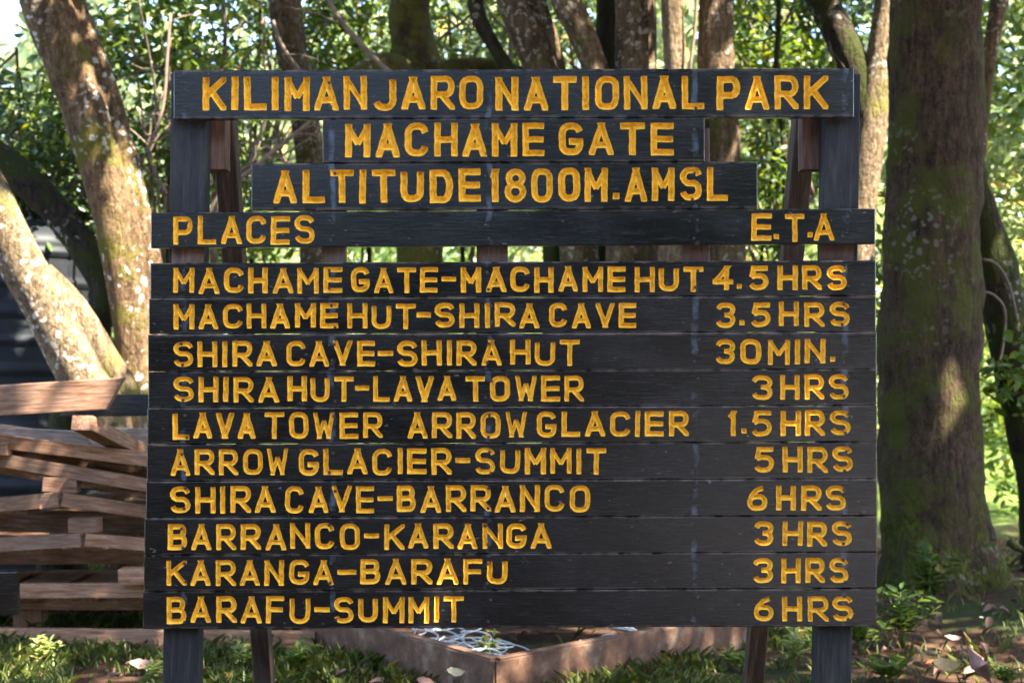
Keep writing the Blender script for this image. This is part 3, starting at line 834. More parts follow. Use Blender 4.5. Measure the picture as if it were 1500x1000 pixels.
mb.add([p + Vector(q) for q in ww] + [p + Vector(q) + Vector((.12, .35, -.03)) for q in ww], [(i, i + 1, i + 7, i + 6) for i in range(5)])
tag(mb.build('metal_sheet', M['sheet'], None, False, p), 'bent grey metal sheet lying in the rusty box frame', 'scrap')
mb = MB(); q0 = in_bed(.16, .36, -.05)
mb.tube([in_bed(.02, .30, -.16), in_bed(.03, .30, .012)], [.007, .007], 8)
tag(mb.build('metal_rod', M['sheet'], None, True, q0), 'thin upright metal rod against the right wall of the box frame', 'rod')

# ================================================================== trees
lit = []     # (point, radius): spots kept sunlit by cutting leaves out of the canopy
def trunk(parent, pts, d, mat, name='trunk', rough=.10, seg=22, fq=2.4, d2=None, sub=6, flute=None):
    """pts: (px, py, width_px[, depth])"""
    mb = MB(); w_ = []; rd = []
    for i, p in enumerate(pts):
        dd = p[3] if len(p) > 3 else d + ((d2 - d) * i / (len(pts) - 1) if d2 else 0)
        w_.append(P(p[0], p[1], dd)); rd.append(px_m(p[2] / 2, dd))
    mb.tube(w_, rd, seg, rough, random.random() * 20, fq, sub=sub, flute=flute)
    return mb.build(name, M[mat], parent), w_, rd

def gy(d): return HOR + CAM_H * FPX / d      # photo row of level ground at depth d
trees = {}
def tree(key, stems, label, group='forest trees round the sign', name='tree'):
    d = stems[0][1]; b = stems[0][0][-1]
    t = thing(name, P(b[0], gy(d), d), label, 'tree', group)
    for (pts, dd, mat, kw) in stems:
        trunk(t, pts, dd, mat, **kw)
    trees[key] = t
    return t

tree('A', [([(-60, -520, 62), (20, -200, 70), (62, -20, 74), (100, 90, 71), (138, 210, 66), (172, 330, 62), (190, 440, 58), (203, 560, 55), (212, 700, 58), (216, gy(8.9) + 20, 90)], 8.9, 'bark_left', {}),
           ([(40, -300, 46), (96, -20, 48), (150, 130, 44), (190, 270, 44), (214, 380, 46), (222, 520, 44), (218, 700, 40)], 9.0, 'bark_left', {'name': 'stem'})],
     'leaning lichen spotted double trunk tree just left of the sign')
tree('B', [([(-260, 70, 46), (-90, 170, 50), (10, 240, 46), (80, 308, 44), (132, 378, 43), (153, 435, 40), (128, 510, 44), (100, 590, 48), (90, gy(9.3) + 10, 76)], 9.3, 'bark_dark', {})],
     'dark mossy bent tree curving behind the pale leaning trunk')
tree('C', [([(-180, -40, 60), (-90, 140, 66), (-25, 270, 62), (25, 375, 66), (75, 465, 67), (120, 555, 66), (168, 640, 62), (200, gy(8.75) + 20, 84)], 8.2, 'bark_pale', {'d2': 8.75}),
           ([(60, 400, 40, 8.62), (105, 450, 46, 8.66), (150, 520, 44, 8.7), (188, 590, 44, 8.74), (205, 700, 50, 8.76)], 8.7, 'bark_pale', {'name': 'stem'})],
     'pale sunlit leaning tree rising out of the timber pile at left')
tree('D', [([(400, -300, 40), (415, -20, 46), (428, 80, 46), (446, 170, 42), (456, 260, 42), (462, 400, 44), (466, gy(10.5), 60)], 10.5, 'bark_mid', {})],
     'upright tree seen through the gap left of the second board')
tree('E', [([(600, -420, 60), (604, -150, 60), (600, 0, 62), (604, 60, 64), (612, 105, 74), (615, 220, 70), (617, 420, 70), (617, gy(10.0), 90)], 10.0, 'bark_moss', {'rough': .16}),
           ([(610, 130, 60, 9.9), (560, 100, 46, 9.8), (505, 125, 26, 9.7), (470, 170, 16, 9.6)], 9.8, 'bark_moss', {'name': 'limb'}),
           ([(625, 120, 40, 10), (680, 96, 22, 10), (745, 100, 16, 10), (800, 120, 12, 10)], 10, 'bark_moss', {'name': 'limb', 'rough': .2})],
     'moss covered tree with low spreading limbs above the word KILIMANJARO')
tree('F', [([(640, -420, 50), (705, -150, 54), (752, -10, 56), (780, 60, 56), (803, 120, 56), (830, 260, 54), (850, 420, 56), (862, gy(9.6), 76)], 9.6, 'bark_mid', {}),
           ([(700, -420, 20, 9.5), (770, -100, 18, 9.5), (795, 10, 16, 9.5), (812, 60, 14, 9.5), (826, 120, 16, 9.55)], 9.5, 'bark_mid', {'name': 'stem'})],
     'slanted brown tree above the N of NATIONAL')
tree('G1', [([(760, -420, 40), (820, -40, 42), (848, 40, 40), (876, 115, 40), (900, 240, 42), (912, 400, 50), (915, gy(9.3), 70)], 9.3, 'bark_mid', {})],
     'slanted lichened tree left in the clump above the top board')
tree('G2', [([(850, -420, 36), (885, -100, 38), (893, 20, 38), (886, 115, 38), (893, 260, 40), (900, gy(9.8), 60)], 9.8, 'bark_dark', {}) ],
     'dark narrow tree in the middle of the clump above the top board')
tree('G3', [([(900, -420, 60), (922, -100, 62), (930, 20, 60), (932, 115, 60), (935, 260, 60), (938, gy(9.4), 80)], 9.4, 'bark_mid', {}) ],
     'thick upright tree in the clump above the A of NATIONAL')
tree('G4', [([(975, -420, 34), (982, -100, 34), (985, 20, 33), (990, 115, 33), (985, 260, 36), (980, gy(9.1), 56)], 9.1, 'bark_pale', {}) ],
     'narrow pale sunlit tree above the end of NATIONAL')
tree('G5', [([(1062, -420, 50), (1054, -100, 52), (1050, 20, 52), (1050, 115, 54), (1061, 240, 50), (1064, 400, 56), (1064, gy(9.2), 78)], 9.2, 'bark_mid', {}) ],
     'brown upright tree behind the gap right of the MACHAME GATE board')
tree('G6', [([(640, -420, 24), (690, -60, 26), (700, 20, 24), (728, 75, 20), (755, 120, 18), (800, 240, 24), (808, 400, 26), (812, gy(11), 40)], 9.7, 'bark_dark', {}) ],
     'thin dark leaning tree between the mossy tree and the slanted tree')
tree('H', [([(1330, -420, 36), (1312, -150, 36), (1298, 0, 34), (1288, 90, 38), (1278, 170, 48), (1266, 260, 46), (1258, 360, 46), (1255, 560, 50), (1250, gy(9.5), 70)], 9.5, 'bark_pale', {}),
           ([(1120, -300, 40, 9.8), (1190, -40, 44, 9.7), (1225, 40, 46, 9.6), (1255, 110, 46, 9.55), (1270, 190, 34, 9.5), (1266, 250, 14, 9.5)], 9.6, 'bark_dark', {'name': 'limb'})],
     'forked tree behind the right post with one pale sunlit stem')
def butt(an, p):
    f = max(0, 1 - (p.z - .05) / .9)
    return f * f * (.16 * math.cos(4 * an + 1.0) + .10 * math.cos(7 * an))
tree('I', [([(1378, -700, 110), (1376, -300, 126), (1372, -20, 130), (1370, 140, 134), (1366, 300, 140), (1362, 450, 142), (1362, 600, 144), (1366, 720, 146), (1370, 800, 152), (1376, 850, 172), (1378, 905, 210)], 8.8, 'bark_big', {'rough': .11, 'seg': 96, 'fq': 3.2, 'sub': 16, 'flute': butt})],
     'massive dark brown tree with mossy foot right of the sign')
tree('J', [([(1500, -500, 26), (1478, -100, 26), (1464, 0, 26), (1448, 90, 22), (1438, 180, 20), (1425, 300, 24), (1400, 500, 24), (1390, gy(9.9), 40)], 9.9, 'bark_mid', {})],
     'thin slanting tree just right of the massive trunk')
tree('K', [([(1400, 120, 30, 9.6), (1438, 300, 40), (1458, 380, 58), (1470, 450, 66), (1484, 530, 58), (1498, 620, 50), (1520, 720, 54), (1530, gy(9.4), 70)], 9.4, 'bark_dark', {})],
     'dark crooked mossy tree at the right edge')

# thin bare saplings and vines
def sapling(pts, d, label, name='sapling', mat='twig', tw=5, seed=1, group=None):
    r = random.Random(seed)
    t = thing(name, P(pts[-1][0], pts[-1][1], d), label, 'branch' if name != 'vine' else 'vine', group)
    mb = MB(); w_ = [P(a, b, d) for a, b, c in pts]; rd = [px_m(c / 2, d) for a, b, c in pts]
    mb.tube(w_, rd, 7, .12, seed, 8, sub=4); mb.build('stem', M[mat], t)
    if tw:
        mt = MB()
        for i in range(tw):
            j = r.randrange(len(w_) - 1); q = w_[j].lerp(w_[j + 1], r.random())
            L = r.uniform(.2, .6); dv = Vector((r.uniform(-1, 1), r.uniform(-.6, .6), r.uniform(-.3, 1))).normalized() * L
            r0 = rd[j] * .45
            mt.tube([q, q + dv * .5 + Vector((0, 0, r.uniform(-.06, .06))), q + dv], [r0, r0 * .7, r0 * .35], 5, sub=3)
        mt.build('twigs', M[mat], t)
    return t
sapling([(470, -30, 7), (492, 20, 8), (520, 55, 8), (548, 85, 8), (575, 112, 9), (600, 160, 9)], 9.2, 'pale bare branch slanting down to the top board left of the mossy tree', 'bare_branch', tw=4, seed=2)
sapling([(470, 165, 4), (440, 190, 6), (405, 218, 7), (370, 248, 7), (345, 270, 8), (310, 330, 8)], 9.0, 'bare forked branch in the window between the left post and ALTITUDE', 'bare_branch', tw=9, seed=3)
sapling([(320, -40, 6), (330, 40, 6), (326, 100, 8), (318, 200, 9), (312, 400, 10)], 10.2, 'thin upright pale sapling above the first letter K', 'sapling', tw=6, seed=4)
sapling([(250, 20, 4), (245, 80, 5), (238, 160, 5), (210, 232, 5), (180, 240, 4)], 9.4, 'thin hooked twig hanging between the left trunk and the top board', 'bare_branch', tw=8, seed=5)
sapling([(400, 30, 5), (412, 65, 6), (440, 105, 6), (470, 150, 5)], 9.5, 'thin red brown branch crossing the dark trunk', 'bare_branch', tw=3, seed=6)
sapling([(1142, -20, 7), (1140, 50, 8), (1138, 110, 9), (1150, 240, 9), (1152, 420, 10)], 10.5, 'thin dark upright sapling above the R of PARK', 'sapling', tw=5, seed=7, mat='bark_dark')
sapling([(1022, -30, 5), (1018, 40, 5), (1010, 115, 5), (1008, 220, 5)], 9.0, 'straight thin vine hanging between the pale and the brown trunk', 'vine', tw=0, seed=8)
sapling([(1440, 380, 4), (1455, 384, 4), (1470, 400, 4), (1482, 430, 4), (1490, 470, 4)], 9.0, 'thin looping vine beside the massive trunk', 'vine', tw=0, seed=9)
sapling([(1430, 425, 3), (1455, 432, 4), (1472, 455, 4), (1470, 500, 4), (1462, 540, 4)], 8.9, 'second thin vine hanging below the looping vine', 'vine', tw=0, seed=10)
sapling([(1500, 806, 10), (1488, 800, 12), (1478, 793, 12)], 7.9, 'dark broken branch stub at the right edge above the soil', 'bare_branch', tw=0, seed=11, mat='bark_dark')

rb = random.Random(5)
for i in range(16):
    x0 = rb.choice([rb.uniform(200, 480), rb.uniform(200, 480), rb.uniform(640, 760), rb.uniform(1070, 1230)]); y0 = rb.uniform(-40, 250); a = rb.uniform(-.9, .9) + math.pi / 2; L = rb.uniform(90, 260)
    pts = [(x0 + math.cos(a) * L * t + 14 * math.sin(t * 5 + i), y0 + math.sin(a) * L * t + 10 * math.cos(t * 6 + i), 2.5 + 4 * t) for t in (0, .25, .5, .75, 1)]
    sapling(pts, rb.uniform(9.3, 11), 'thin bare branch among the leaves behind the sign', 'bare_branch', tw=6, seed=40 + i, group='bare branches among the leaves')

# ------------------------------------------------ canopy overhead (unseen tree crowns, spread and cut open to shape the shade)
lit += [(P(20, 380, 8.4), .24), (P(70, 455, 8.5), .28), (P(120, 540, 8.55), .26), (P(150, 520, 8.7), .2), (P(110, 455, 8.66), .16), (P(190, 370, 8.9), .22), (P(200, 450, 8.9), .22), (P(205, 530, 8.9), .2), (P(180, 315, 8.9), .18), (P(120, 140, 8.9), .07), (P(165, 240, 8.9), .08),
        (P(130, 580, 7.0), .12),
        (P(1275, 230, 9.4), .24), (P(1265, 300, 9.4), .22), (P(1290, 60, 9.4), .2), (P(1300, 0, 9.4), .2),
        (P(1385, 560, 8.5), .10), (P(1395, 600, 8.5), .09), (P(1370, 690, 8.4), .05), (P(1400, 800, 8.4), .07), (P(1425, 200, 8.6), .05), (P(1360, 660, 8.5), .06),
        (P(985, 20, 9.0), .22), (P(990, 90, 9.0), .2), (P(455, 205, 10.4), .25), (P(810, 80, 9.5), .1),
        (P(60, 965, 6.9), .16), (P(30, 990, 6.6), .13), (P(1415, 985, 6.5), .14), (P(1310, 985, 6.6), .1), (P(600, 95, 9.8), .06), (P(1060, 200, 9.2), .1),
        (P(60, 570, 7.0), .09), (P(640, 990, 6.4), .08), (P(130, 300, 9.8), .35), (P(1180, 280, 10.5), .4), (P(1480, 330, 10), .35), (P(1130, 90, 11), .4), (P(330, 150, 10.8), .35)]
owners = {'A': (-2.4, 3.9), 'E': (-.7, 5.8), 'G3': (.9, 5.3), 'H': (2.5, 5.4), 'I': (2.8, 4.7), 'J': (3.6, 5.7), 'C': (-3.6, 3.2)}
def canopy_sample(r, n):
    p = np.stack([r.uniform(-4.5, 9.5, n), r.uniform(-6.2, 6.4, n), r.uniform(5.6, 8.6, n)], 1)
    return p[~(((p[:, 0] < 1.6) & (p[:, 1] < -.9)) | ((p[:, 0] > 5.8) & (p[:, 1] < -2.6)))]
cen, nr = clumps(1650, 46, canopy_sample, .34, 99)
def shade_sample(r, n):        # unseen leaf clumps added toward the sun to shade the sign and big trunk
    big = r.random(n) < .55
    t = np.stack([np.where(big, r.uniform(2.4, 3.2, n), r.uniform(-1.25, 1.3, n)), np.where(big, 4.25, 0.0), np.where(big, r.uniform(.2, 4.2, n), r.uniform(.4, 2.5, n))], 1)
    s_ = np.array(SUN); return t + s_ * ((r.uniform(5.8, 8.4, n) - t[:, 2]) / s_[2])[:, None]
cen2, nr2 = clumps(130, 40, shade_sample, .26, 98)
cen = np.concatenate([cen, cen2]); nr = np.concatenate([nr, nr2])
keep = cen[:, 2] > 1.5 + .30 * (cen[:, 1] + CAM_D) + .5
for q, rad in lit: keep &= ~in_sun_gap(cen, q, rad)
cen, nr = cen[keep], nr[keep]
sz = rng.uniform(.12, .21, len(cen))
ok = list(owners); oc = np.array([owners[o] for o in ok])
own = np.argmin(((cen[:, None, :2] - oc[None]) ** 2).sum(2), 1)
for i, o in enumerate(ok):
    s_ = own == i
    if s_.sum() == 0: continue
    t = trees[o]
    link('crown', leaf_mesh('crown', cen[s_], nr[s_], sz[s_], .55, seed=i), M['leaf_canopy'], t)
    lm = MB(); c_ = cen[s_]; r = random.Random(i)
    top = Vector((owners[o][0], owners[o][1], 5.2))
    for q in range(6):
        e_ = Vector(c_[r.randrange(len(c_))]); m_ = top.lerp(e_, .5) + Vector((r.uniform(-.3, .3), r.uniform(-.3, .3), .3))
        if m_.z < 1.9 + .30 * (m_.y + CAM_D): continue
        st = top + Vector((0, 0, max(0, 1.8 + .30 * (top.y + CAM_D) - top.z)))
        lm.tube([st, m_, e_], [.10, .06, .02], 8, .1, q, 3)
    if lm.v: lm.build('limbs', M['bark_mid'], t)

# ------------------------------------------------ understory foliage seen behind the sign
NOSTEM = (1290, 1480, 1475)
def shrub(px, py, rxp, ryp, d, dr, n_cl, per, leaf, mat, label, seed, stem=True, group='understory trees behind the sign', rad=.16, gap=True, name='understory_tree', aspect=.48):
    c = P(px, py, d); R = (px_m(rxp, d), dr, px_m(ryp, d))
    t = thing(name, (c.x, c.y, 0), label, 'tree' if name == 'understory_tree' else 'bush', group)
    cen, nr = clumps(n_cl, per, ell(c, R), rad, seed)
    kp = cen[:, 2] > .04
    if gap:
        for q, rd in lit: kp &= ~in_sun_gap(cen, q, rd * .8)
    if px == 60 and py == 130: kp &= ~((cen[:, 0] < -3.6) & (cen[:, 2] > 3.78))
    # keep the trunks' near side clear: leaves stay beyond 8.6 m unless asked for
    kp &= (cen[:, 1] + CAM_D) > min(d - dr, 9.0) - .2
    cen, nr = cen[kp], nr[kp]
    r = np.random.default_rng(seed + 5)
    link('crown', leaf_mesh('crown', cen, nr, r.uniform(.5, 1.45, len(cen)) * leaf, aspect, seed=seed), M[mat], t)
    if stem and px not in NOSTEM:
        rr = random.Random(seed); mb = MB()
        top = c + Vector((rr.uniform(-.2, .2), 0, R[2] * .3))
        mb.tube([(c.x, c.y, -.05), (c.x + rr.uniform(-.15, .15), c.y, c.z * .5), tuple(top)], [.03, .022, .010], 8, .15, seed, 4)
        mb.build('trunk', M['bark_dark'], t)
        tb = MB()
        for i in range(16):
            e_ = Vector(cen[rr.randrange(len(cen))]); s0 = Vector((c.x, c.y, c.z * .5)).lerp(top, rr.random()); m_ = s0.lerp(e_, .5) + Vector((0, 0, rr.uniform(-.1, .15)))
            tb.tube([s0, m_, e_], [.014, .009, .004], 5, sub=3)
        tb.build('branches', M['twig'], t)
    return t
U = [
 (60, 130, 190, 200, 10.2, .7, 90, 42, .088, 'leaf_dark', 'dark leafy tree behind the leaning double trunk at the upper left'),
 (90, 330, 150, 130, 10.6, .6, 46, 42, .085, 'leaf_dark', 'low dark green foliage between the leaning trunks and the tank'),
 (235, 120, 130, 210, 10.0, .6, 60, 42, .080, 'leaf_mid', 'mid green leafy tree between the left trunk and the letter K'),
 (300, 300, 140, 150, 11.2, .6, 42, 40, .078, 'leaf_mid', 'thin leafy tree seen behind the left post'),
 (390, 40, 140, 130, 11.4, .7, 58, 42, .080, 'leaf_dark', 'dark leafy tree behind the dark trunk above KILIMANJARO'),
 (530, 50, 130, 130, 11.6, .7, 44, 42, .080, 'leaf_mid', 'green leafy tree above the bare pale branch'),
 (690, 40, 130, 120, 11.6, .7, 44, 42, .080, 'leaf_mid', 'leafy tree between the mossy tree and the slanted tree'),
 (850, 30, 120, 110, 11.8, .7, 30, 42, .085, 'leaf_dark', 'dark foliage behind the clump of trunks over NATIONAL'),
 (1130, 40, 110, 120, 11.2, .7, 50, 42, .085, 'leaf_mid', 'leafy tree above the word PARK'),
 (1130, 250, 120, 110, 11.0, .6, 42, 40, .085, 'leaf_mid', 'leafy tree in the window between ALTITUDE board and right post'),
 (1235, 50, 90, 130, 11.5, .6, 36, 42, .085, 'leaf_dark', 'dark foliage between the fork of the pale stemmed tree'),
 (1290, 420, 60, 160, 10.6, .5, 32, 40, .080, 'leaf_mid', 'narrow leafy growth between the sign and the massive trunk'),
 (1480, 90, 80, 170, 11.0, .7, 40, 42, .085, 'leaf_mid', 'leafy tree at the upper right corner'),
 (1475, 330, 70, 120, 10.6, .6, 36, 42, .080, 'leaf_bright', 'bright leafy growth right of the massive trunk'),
 (1480, 560, 60, 40, 9.0, .3, 8, 30, .085, 'leaf_mid', 'small leafy spray crossing the crooked tree at the right edge'),
 (250, 430, 120, 140, 11.4, .6, 38, 40, .08, 'leaf_mid', 'leafy growth behind the pale trunk left of the sign'),
]
for i, u in enumerate(U): shrub(*u, seed=200 + i)

# sunlit bushes farther back
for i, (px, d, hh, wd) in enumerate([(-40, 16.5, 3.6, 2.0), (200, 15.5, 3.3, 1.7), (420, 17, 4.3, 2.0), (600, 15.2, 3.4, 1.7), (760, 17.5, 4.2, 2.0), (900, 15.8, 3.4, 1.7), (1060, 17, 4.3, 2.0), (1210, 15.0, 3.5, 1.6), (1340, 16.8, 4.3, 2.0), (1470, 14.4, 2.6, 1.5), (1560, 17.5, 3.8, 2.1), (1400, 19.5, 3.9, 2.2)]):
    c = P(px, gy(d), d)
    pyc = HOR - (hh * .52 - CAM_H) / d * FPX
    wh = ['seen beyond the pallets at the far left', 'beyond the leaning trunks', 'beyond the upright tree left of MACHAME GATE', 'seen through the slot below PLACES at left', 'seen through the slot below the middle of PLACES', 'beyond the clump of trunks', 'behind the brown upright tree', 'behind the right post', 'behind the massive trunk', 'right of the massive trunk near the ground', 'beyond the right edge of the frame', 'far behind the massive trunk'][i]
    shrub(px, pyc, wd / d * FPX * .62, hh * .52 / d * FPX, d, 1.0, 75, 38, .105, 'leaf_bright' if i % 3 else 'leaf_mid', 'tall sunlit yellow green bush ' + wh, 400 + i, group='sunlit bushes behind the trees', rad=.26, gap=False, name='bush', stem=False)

# far wood: one mass
def far_sample(r, n):
    d = r.uniform(25, 42, n); fr = r.random(n) < .85
    th = np.where(fr, r.uniform(-1.05, 1.05, n), r.uniform(-math.pi, math.pi, n))
    z = r.uniform(0, 1, n) ** .85 * (9.5 + 2.5 * np.sin(th * 13 + 1) + r.uniform(-1, 2, n)) + .3
    return np.stack([np.sin(th) * d, np.cos(th) * d - CAM_D, z], 1)
def rear_screen_sample(r, n):      # unseen tree belt added behind the camera to darken the boards' reflections
    d = r.uniform(17, 27, n); th = math.pi + r.uniform(-1.25, 1.25, n)
    z = r.uniform(0, 1, n) ** .9 * (9 + 3 * np.sin(th * 7) + r.uniform(-2, 2, n)) + .2
    return np.stack([np.sin(th) * d, np.cos(th) * d - CAM_D, z], 1)
c1, n1 = clumps(4700, 26, far_sample, .75, 77, .7)
c2, n2 = clumps(1700, 16, rear_screen_sample, .9, 78, .7)
cen = np.concatenate([c1, c2]); nr = np.concatenate([n1, n2])
sz = np.concatenate([rng.uniform(.26, .5, len(c1)), rng.uniform(.6, 1.1, len(c2))])
kp = cen[:, 2] > .3
kp &= ~((cen[:, 1] > 15) & (cen[:, 0] / (cen[:, 1] + CAM_D) < -.360) & (cen[:, 2] / (cen[:, 1] + CAM_D) > .28))
tag(link('far_wood', leaf_mesh('far_wood', cen[kp], nr[kp], sz[kp], .6, seed=3), M['leaf_far']), 'sunlit mass of far trees behind the bushes, plus unseen trees added behind the camera', 'trees', kind='stuff')

# ================================================================== ground plants and litter
def gz(x, y): return ground_z(x, y)
# grass
n = 80000
gx = rng.uniform(-3.9, 4.6, n); gyy = rng.uniform(.4, 7.5, n) ; 
dens = np.array([mnoise.noise(Vector((a * 1.3, b * 1.3, 0))) + .5 * mnoise.noise(Vector((a * 4, b * 4, 2))) for a, b in zip(gx, gyy)])
bare = (gx > 1.75 + .25 * np.sin(gyy * 2)) & (gyy > .2)
vA = np.stack([gx - cA.x, gyy - cA.y], 1); MM = np.linalg.inv(np.array([[dirL.x, dirR.x], [dirL.y, dirR.y]])); uv = vA @ MM.T
inbed = (uv > 0).all(1) & (uv < 1).all(1)
kp = (dens > -.22) & (~inbed | (rng.random(n) < .03)) & (~bare | (rng.random(n) < .10))
gx, gyy, dens = gx[kp], gyy[kp], dens[kp]; n = len(gx)
gzz = np.array([gz(a, b) for a, b in zip(gx, gyy)])
hgt = rng.uniform(.035, .10, n) * (1 + .8 * np.clip(dens, 0, 1)); an = rng.uniform(0, 2 * math.pi, n); lean = rng.uniform(.2, 1.1, n) * hgt
wx = .0022 + .0022 * rng.random(n)
b0 = np.stack([gx, gyy, gzz - .005], 1); sdv = np.stack([np.cos(an + 1.57), np.sin(an + 1.57), 0 * an], 1) * wx[:, None]; ld = np.stack([np.cos(an), np.sin(an), 0 * an], 1) * lean[:, None]
upv = np.stack([0 * an, 0 * an, hgt], 1)
V = np.stack([b0 - sdv, b0 + sdv, b0 + ld * .4 + upv * .65 + sdv * .8, b0 + ld + upv * .92, b0 + ld * .4 + upv * .65 - sdv * .8], 1).reshape(-1, 3)
F = (np.arange(n)[:, None] * 5 + np.array([[0, 1, 2, 3, 4]]))
tag(link('grass', np_mesh('grass', V, F), M['grass']), 'short shaded green grass on the ground', 'grass', kind='stuff')
# creeping broad leaves in the turf
n = 9000
gx = rng.uniform(-3.9, 4.4, n); gyy = rng.uniform(.4, 7.5, n)
dn = np.array([mnoise.noise(Vector((a * 1.6 + 9, b * 1.6, 4))) for a, b in zip(gx, gyy)])
kp = (dn > -.1) & (~((gx > 1.9) & (gyy > .2)) | (rng.random(n) < .22)); gx, gyy = gx[kp], gyy[kp]
vA = np.stack([gx - cA.x, gyy - cA.y], 1) @ MM.T; o_ = ~((vA > 0).all(1) & (vA < 1).all(1)); gx, gyy = gx[o_], gyy[o_]
cc = np.stack([gx, gyy, np.array([gz(a, b) for a, b in zip(gx, gyy)]) + rng.uniform(.02, .07, len(gx))], 1)
tag(link('ground_cover', leaf_mesh('ground_cover', cc, rng.normal(size=(len(cc), 3)) * .5 + np.array([0, -.2, 1]), rng.uniform(.014, .036, len(cc)), .5, seed=8), M['leaf_mid']), 'low creeping leaves among the grass', 'ground cover', kind='stuff')
# litter
n = 2600
gx = rng.uniform(-3.9, 4.8, n); gyy = rng.uniform(.4, 7.5, n)
kp = (rng.random(n) < .28) | (gx > 1.7); gx, gyy = gx[kp], gyy[kp]
cc = np.stack([gx, gyy, np.array([gz(a, b) for a, b in zip(gx, gyy)]) + rng.uniform(.01, .05, len(gx))], 1)
tag(link('leaf_litter', leaf_mesh('leaf_litter', cc, rng.normal(size=(len(cc), 3)) * .5 + np.array([0, -.2, 1]), rng.uniform(.03, .09, len(cc)), .5, .4, .4, seed=9), M['litter']), 'scattered brown fallen leaves on the soil', 'leaf litter', kind='stuff')

# big single fallen leaves
M['dry_pale'] = mat_simple('pale_dry_leaf', (.40, .34, .21, 1), .6, 0, .3, 30, .3)
M['dry_pink'] = mat_simple('pinkish_dry_leaf', (.34, .19, .145, 1), .6, 0, .35, 25, .4)
M['dry_tan'] = mat_simple('tan_dry_leaf', (.52, .36, .16, 1), .6, 0, .3, 25, .3)
def big_leaf(px, py, d, L, W, mat, label, tilt, yaw, curl=.3):
    n = 10; vs = []; c = P(px, py, d)
    from mathutils import Euler
    E = Euler(tilt + (yaw,), 'XYZ')
    for i in range(n + 1):
        t = i / n; wv = W * (math.sin(math.pi * min(t * 1.02, 1)) ** .8) * (1 + .12 * math.sin(t * 19)); z = curl * L * (t - .5) ** 2
        for s_ in (-1, -.5, 0, .5, 1):
            p = Vector(((t - .5) * L, s_ * wv / 2, z + abs(s_) * W * .22)); p.rotate(E); vs.append(c + p)
    fs = [(i * 5 + j, i * 5 + j + 1, i * 5 + j + 6, i * 5 + j + 5) for i in range(n) for j in range(4)]
    tag(link('fallen_leaf', mesh('fallen_leaf', vs, fs, True), M[mat], None, c), label, 'leaf', 'large fallen leaves')
big_leaf(664, 985, 6.0, .13, .045, 'dry_pale', 'large pale dry leaf standing against the rusty box corner', (.9, .2), .9)
big_leaf(498, 986, 6.3, .10, .035, 'dry_pink', 'curled pinkish dry leaf in the grass right of the left post', (.7, .4), 2.2)
big_leaf(165, 990, 6.3, .11, .045, 'dry_pink', 'pinkish brown dry leaf in the grass below the pallets', (.6, .2), 2.4)
big_leaf(206, 975, 6.7, .12, .07, 'dry_pink', 'dull pink crumpled leaf left of the left post', (.5, .1), .3)
big_leaf(1422, 978, 6.3, .26, .19, 'dry_pink', 'biggest pinkish dry leaf on the soil at lower right', (1.0, .1), 1.3, .5)
big_leaf(1382, 975, 6.4, .16, .07, 'dry_tan', 'tan orange dry leaf beside the biggest pink leaf', (.8, .1), .3, .5)
big_leaf(1345, 955, 6.6, .08, .05, 'dry_pale', 'small pale leaf among the low plants at lower right', (.9, .4), 1.0)
big_leaf(1362, 958, 6.6, .08, .04, 'dry_pale', 'small cream leaf next to the small pale leaf', (1.0, .2), 2.0)
big_leaf(622, 1000, 6.0, .10, .05, 'dry_pink', 'brown leaf at the bottom edge left of the rusty box corner', (.8, .3), .5)
big_leaf(1395, 935, 7.0, .10, .04, 'dry_pink', 'reddish dry leaf on the dark soil below the massive tree', (.5, .1), .2)

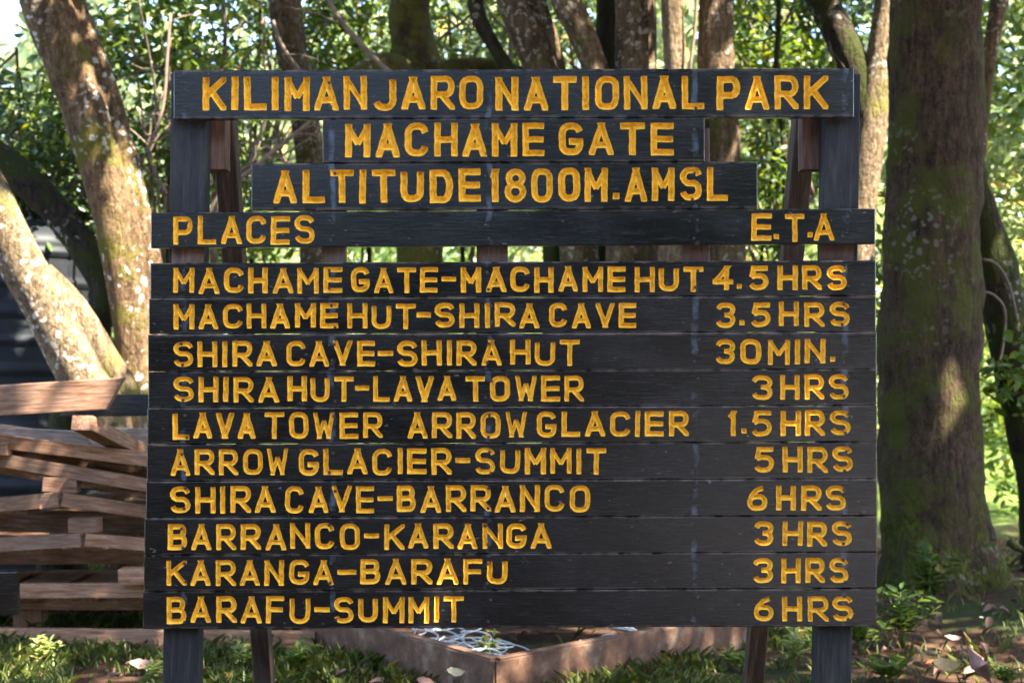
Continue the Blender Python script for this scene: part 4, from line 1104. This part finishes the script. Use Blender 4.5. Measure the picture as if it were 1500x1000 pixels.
# leafy herbs
def herb(px, py, d, hgt, spread, nst, leaf, mat, label, seed, group='small leafy plants on the ground', lift=0):
    r = random.Random(seed); b = P(px, py, d); b.z = gz(b.x, b.y) + lift
    t = thing('leafy_plant', b, label, 'plant', group)
    mb = MB(); cc, nn, up = [], [], []
    for s_ in range(nst):
        a = r.uniform(0, 6.28); e_ = b + Vector((math.cos(a) * spread * r.random(), math.sin(a) * spread * r.random(), hgt * r.uniform(.55, 1.05)))
        m_ = b.lerp(e_, .5) + Vector((0, 0, hgt * .12))
        mb.tube([b, m_, e_], [.0035, .003, .0015], 5, sub=3)
        for q in range(9):
            tt = .3 + .75 * q / 9; p = b.lerp(e_, min(tt, 1)) + Vector((0, 0, hgt * .1)); aa = q * 2.4 + s_
            ou = Vector((math.cos(aa), math.sin(aa), .5)); cc.append(p + ou * leaf * .5); up.append(ou); nn.append(Vector((-ou.x * .5, -ou.y * .5, 1)) + Vector((r.uniform(-.4, .4),) * 3))
    mb.build('stem', M['grass'], t)
    link('leaves', leaf_mesh('leaves', np.array(cc), np.array(nn), np.array([leaf * r.uniform(.7, 1.3) for _ in cc]), .45, seed=seed, updir=np.array(up)), M[mat], t)
H_ = [(362, 945, 6.9, .17, .14, 9, .055, 'leaf_bright', 'bright green leafy plant between the left post and brace'),
      (436, 950, 6.8, .16, .13, 9, .055, 'leaf_mid', 'green leafy plant right of the left brace foot'),
      (228, 980, 6.6, .10, .06, 4, .05, 'leaf_bright', 'small yellow green seedling beside the left post'),
      (1160, 945, 6.8, .20, .14, 9, .06, 'leaf_bright', 'bright green fern like plant between the right brace and post'),
      (1262, 930, 7.1, .20, .20, 12, .065, 'leaf_mid', 'spreading green plant right of the right post'),
      (1322, 930, 7.3, .28, .22, 14, .075, 'leaf_dark', 'dark leafy plant at the foot of the massive tree'),
      (1300, 985, 6.4, .12, .16, 10, .06, 'leaf_mid', 'low broad leaved plant by the bottom edge right of the sign'),
      (1360, 820, 8.1, .34, .16, 14, .085, 'leaf_dark', 'leafy plant growing against the bark of the massive tree'),
      (1085, 955, 6.7, .10, .14, 8, .05, 'leaf_mid', 'low green plant left of the right brace'),
      (1480, 985, 6.3, .12, .12, 6, .05, 'leaf_mid', 'small plant in the lower right corner'),
      (60, 960, 6.9, .14, .12, 8, .05, 'leaf_bright', 'sunlit tuft of leaves in front of the lowest pallet')]
for i, h_ in enumerate(H_): herb(*h_, seed=600 + i)
q = in_bed(.20, .13, 0)
r_ = (q.x / (q.y + CAM_D)) * FPX + 750
herb(r_, 950, q.y + CAM_D, .26, .05, 5, .06, 'leaf_bright', 'bright green shoot growing up between the coil springs', 650, lift=.0)
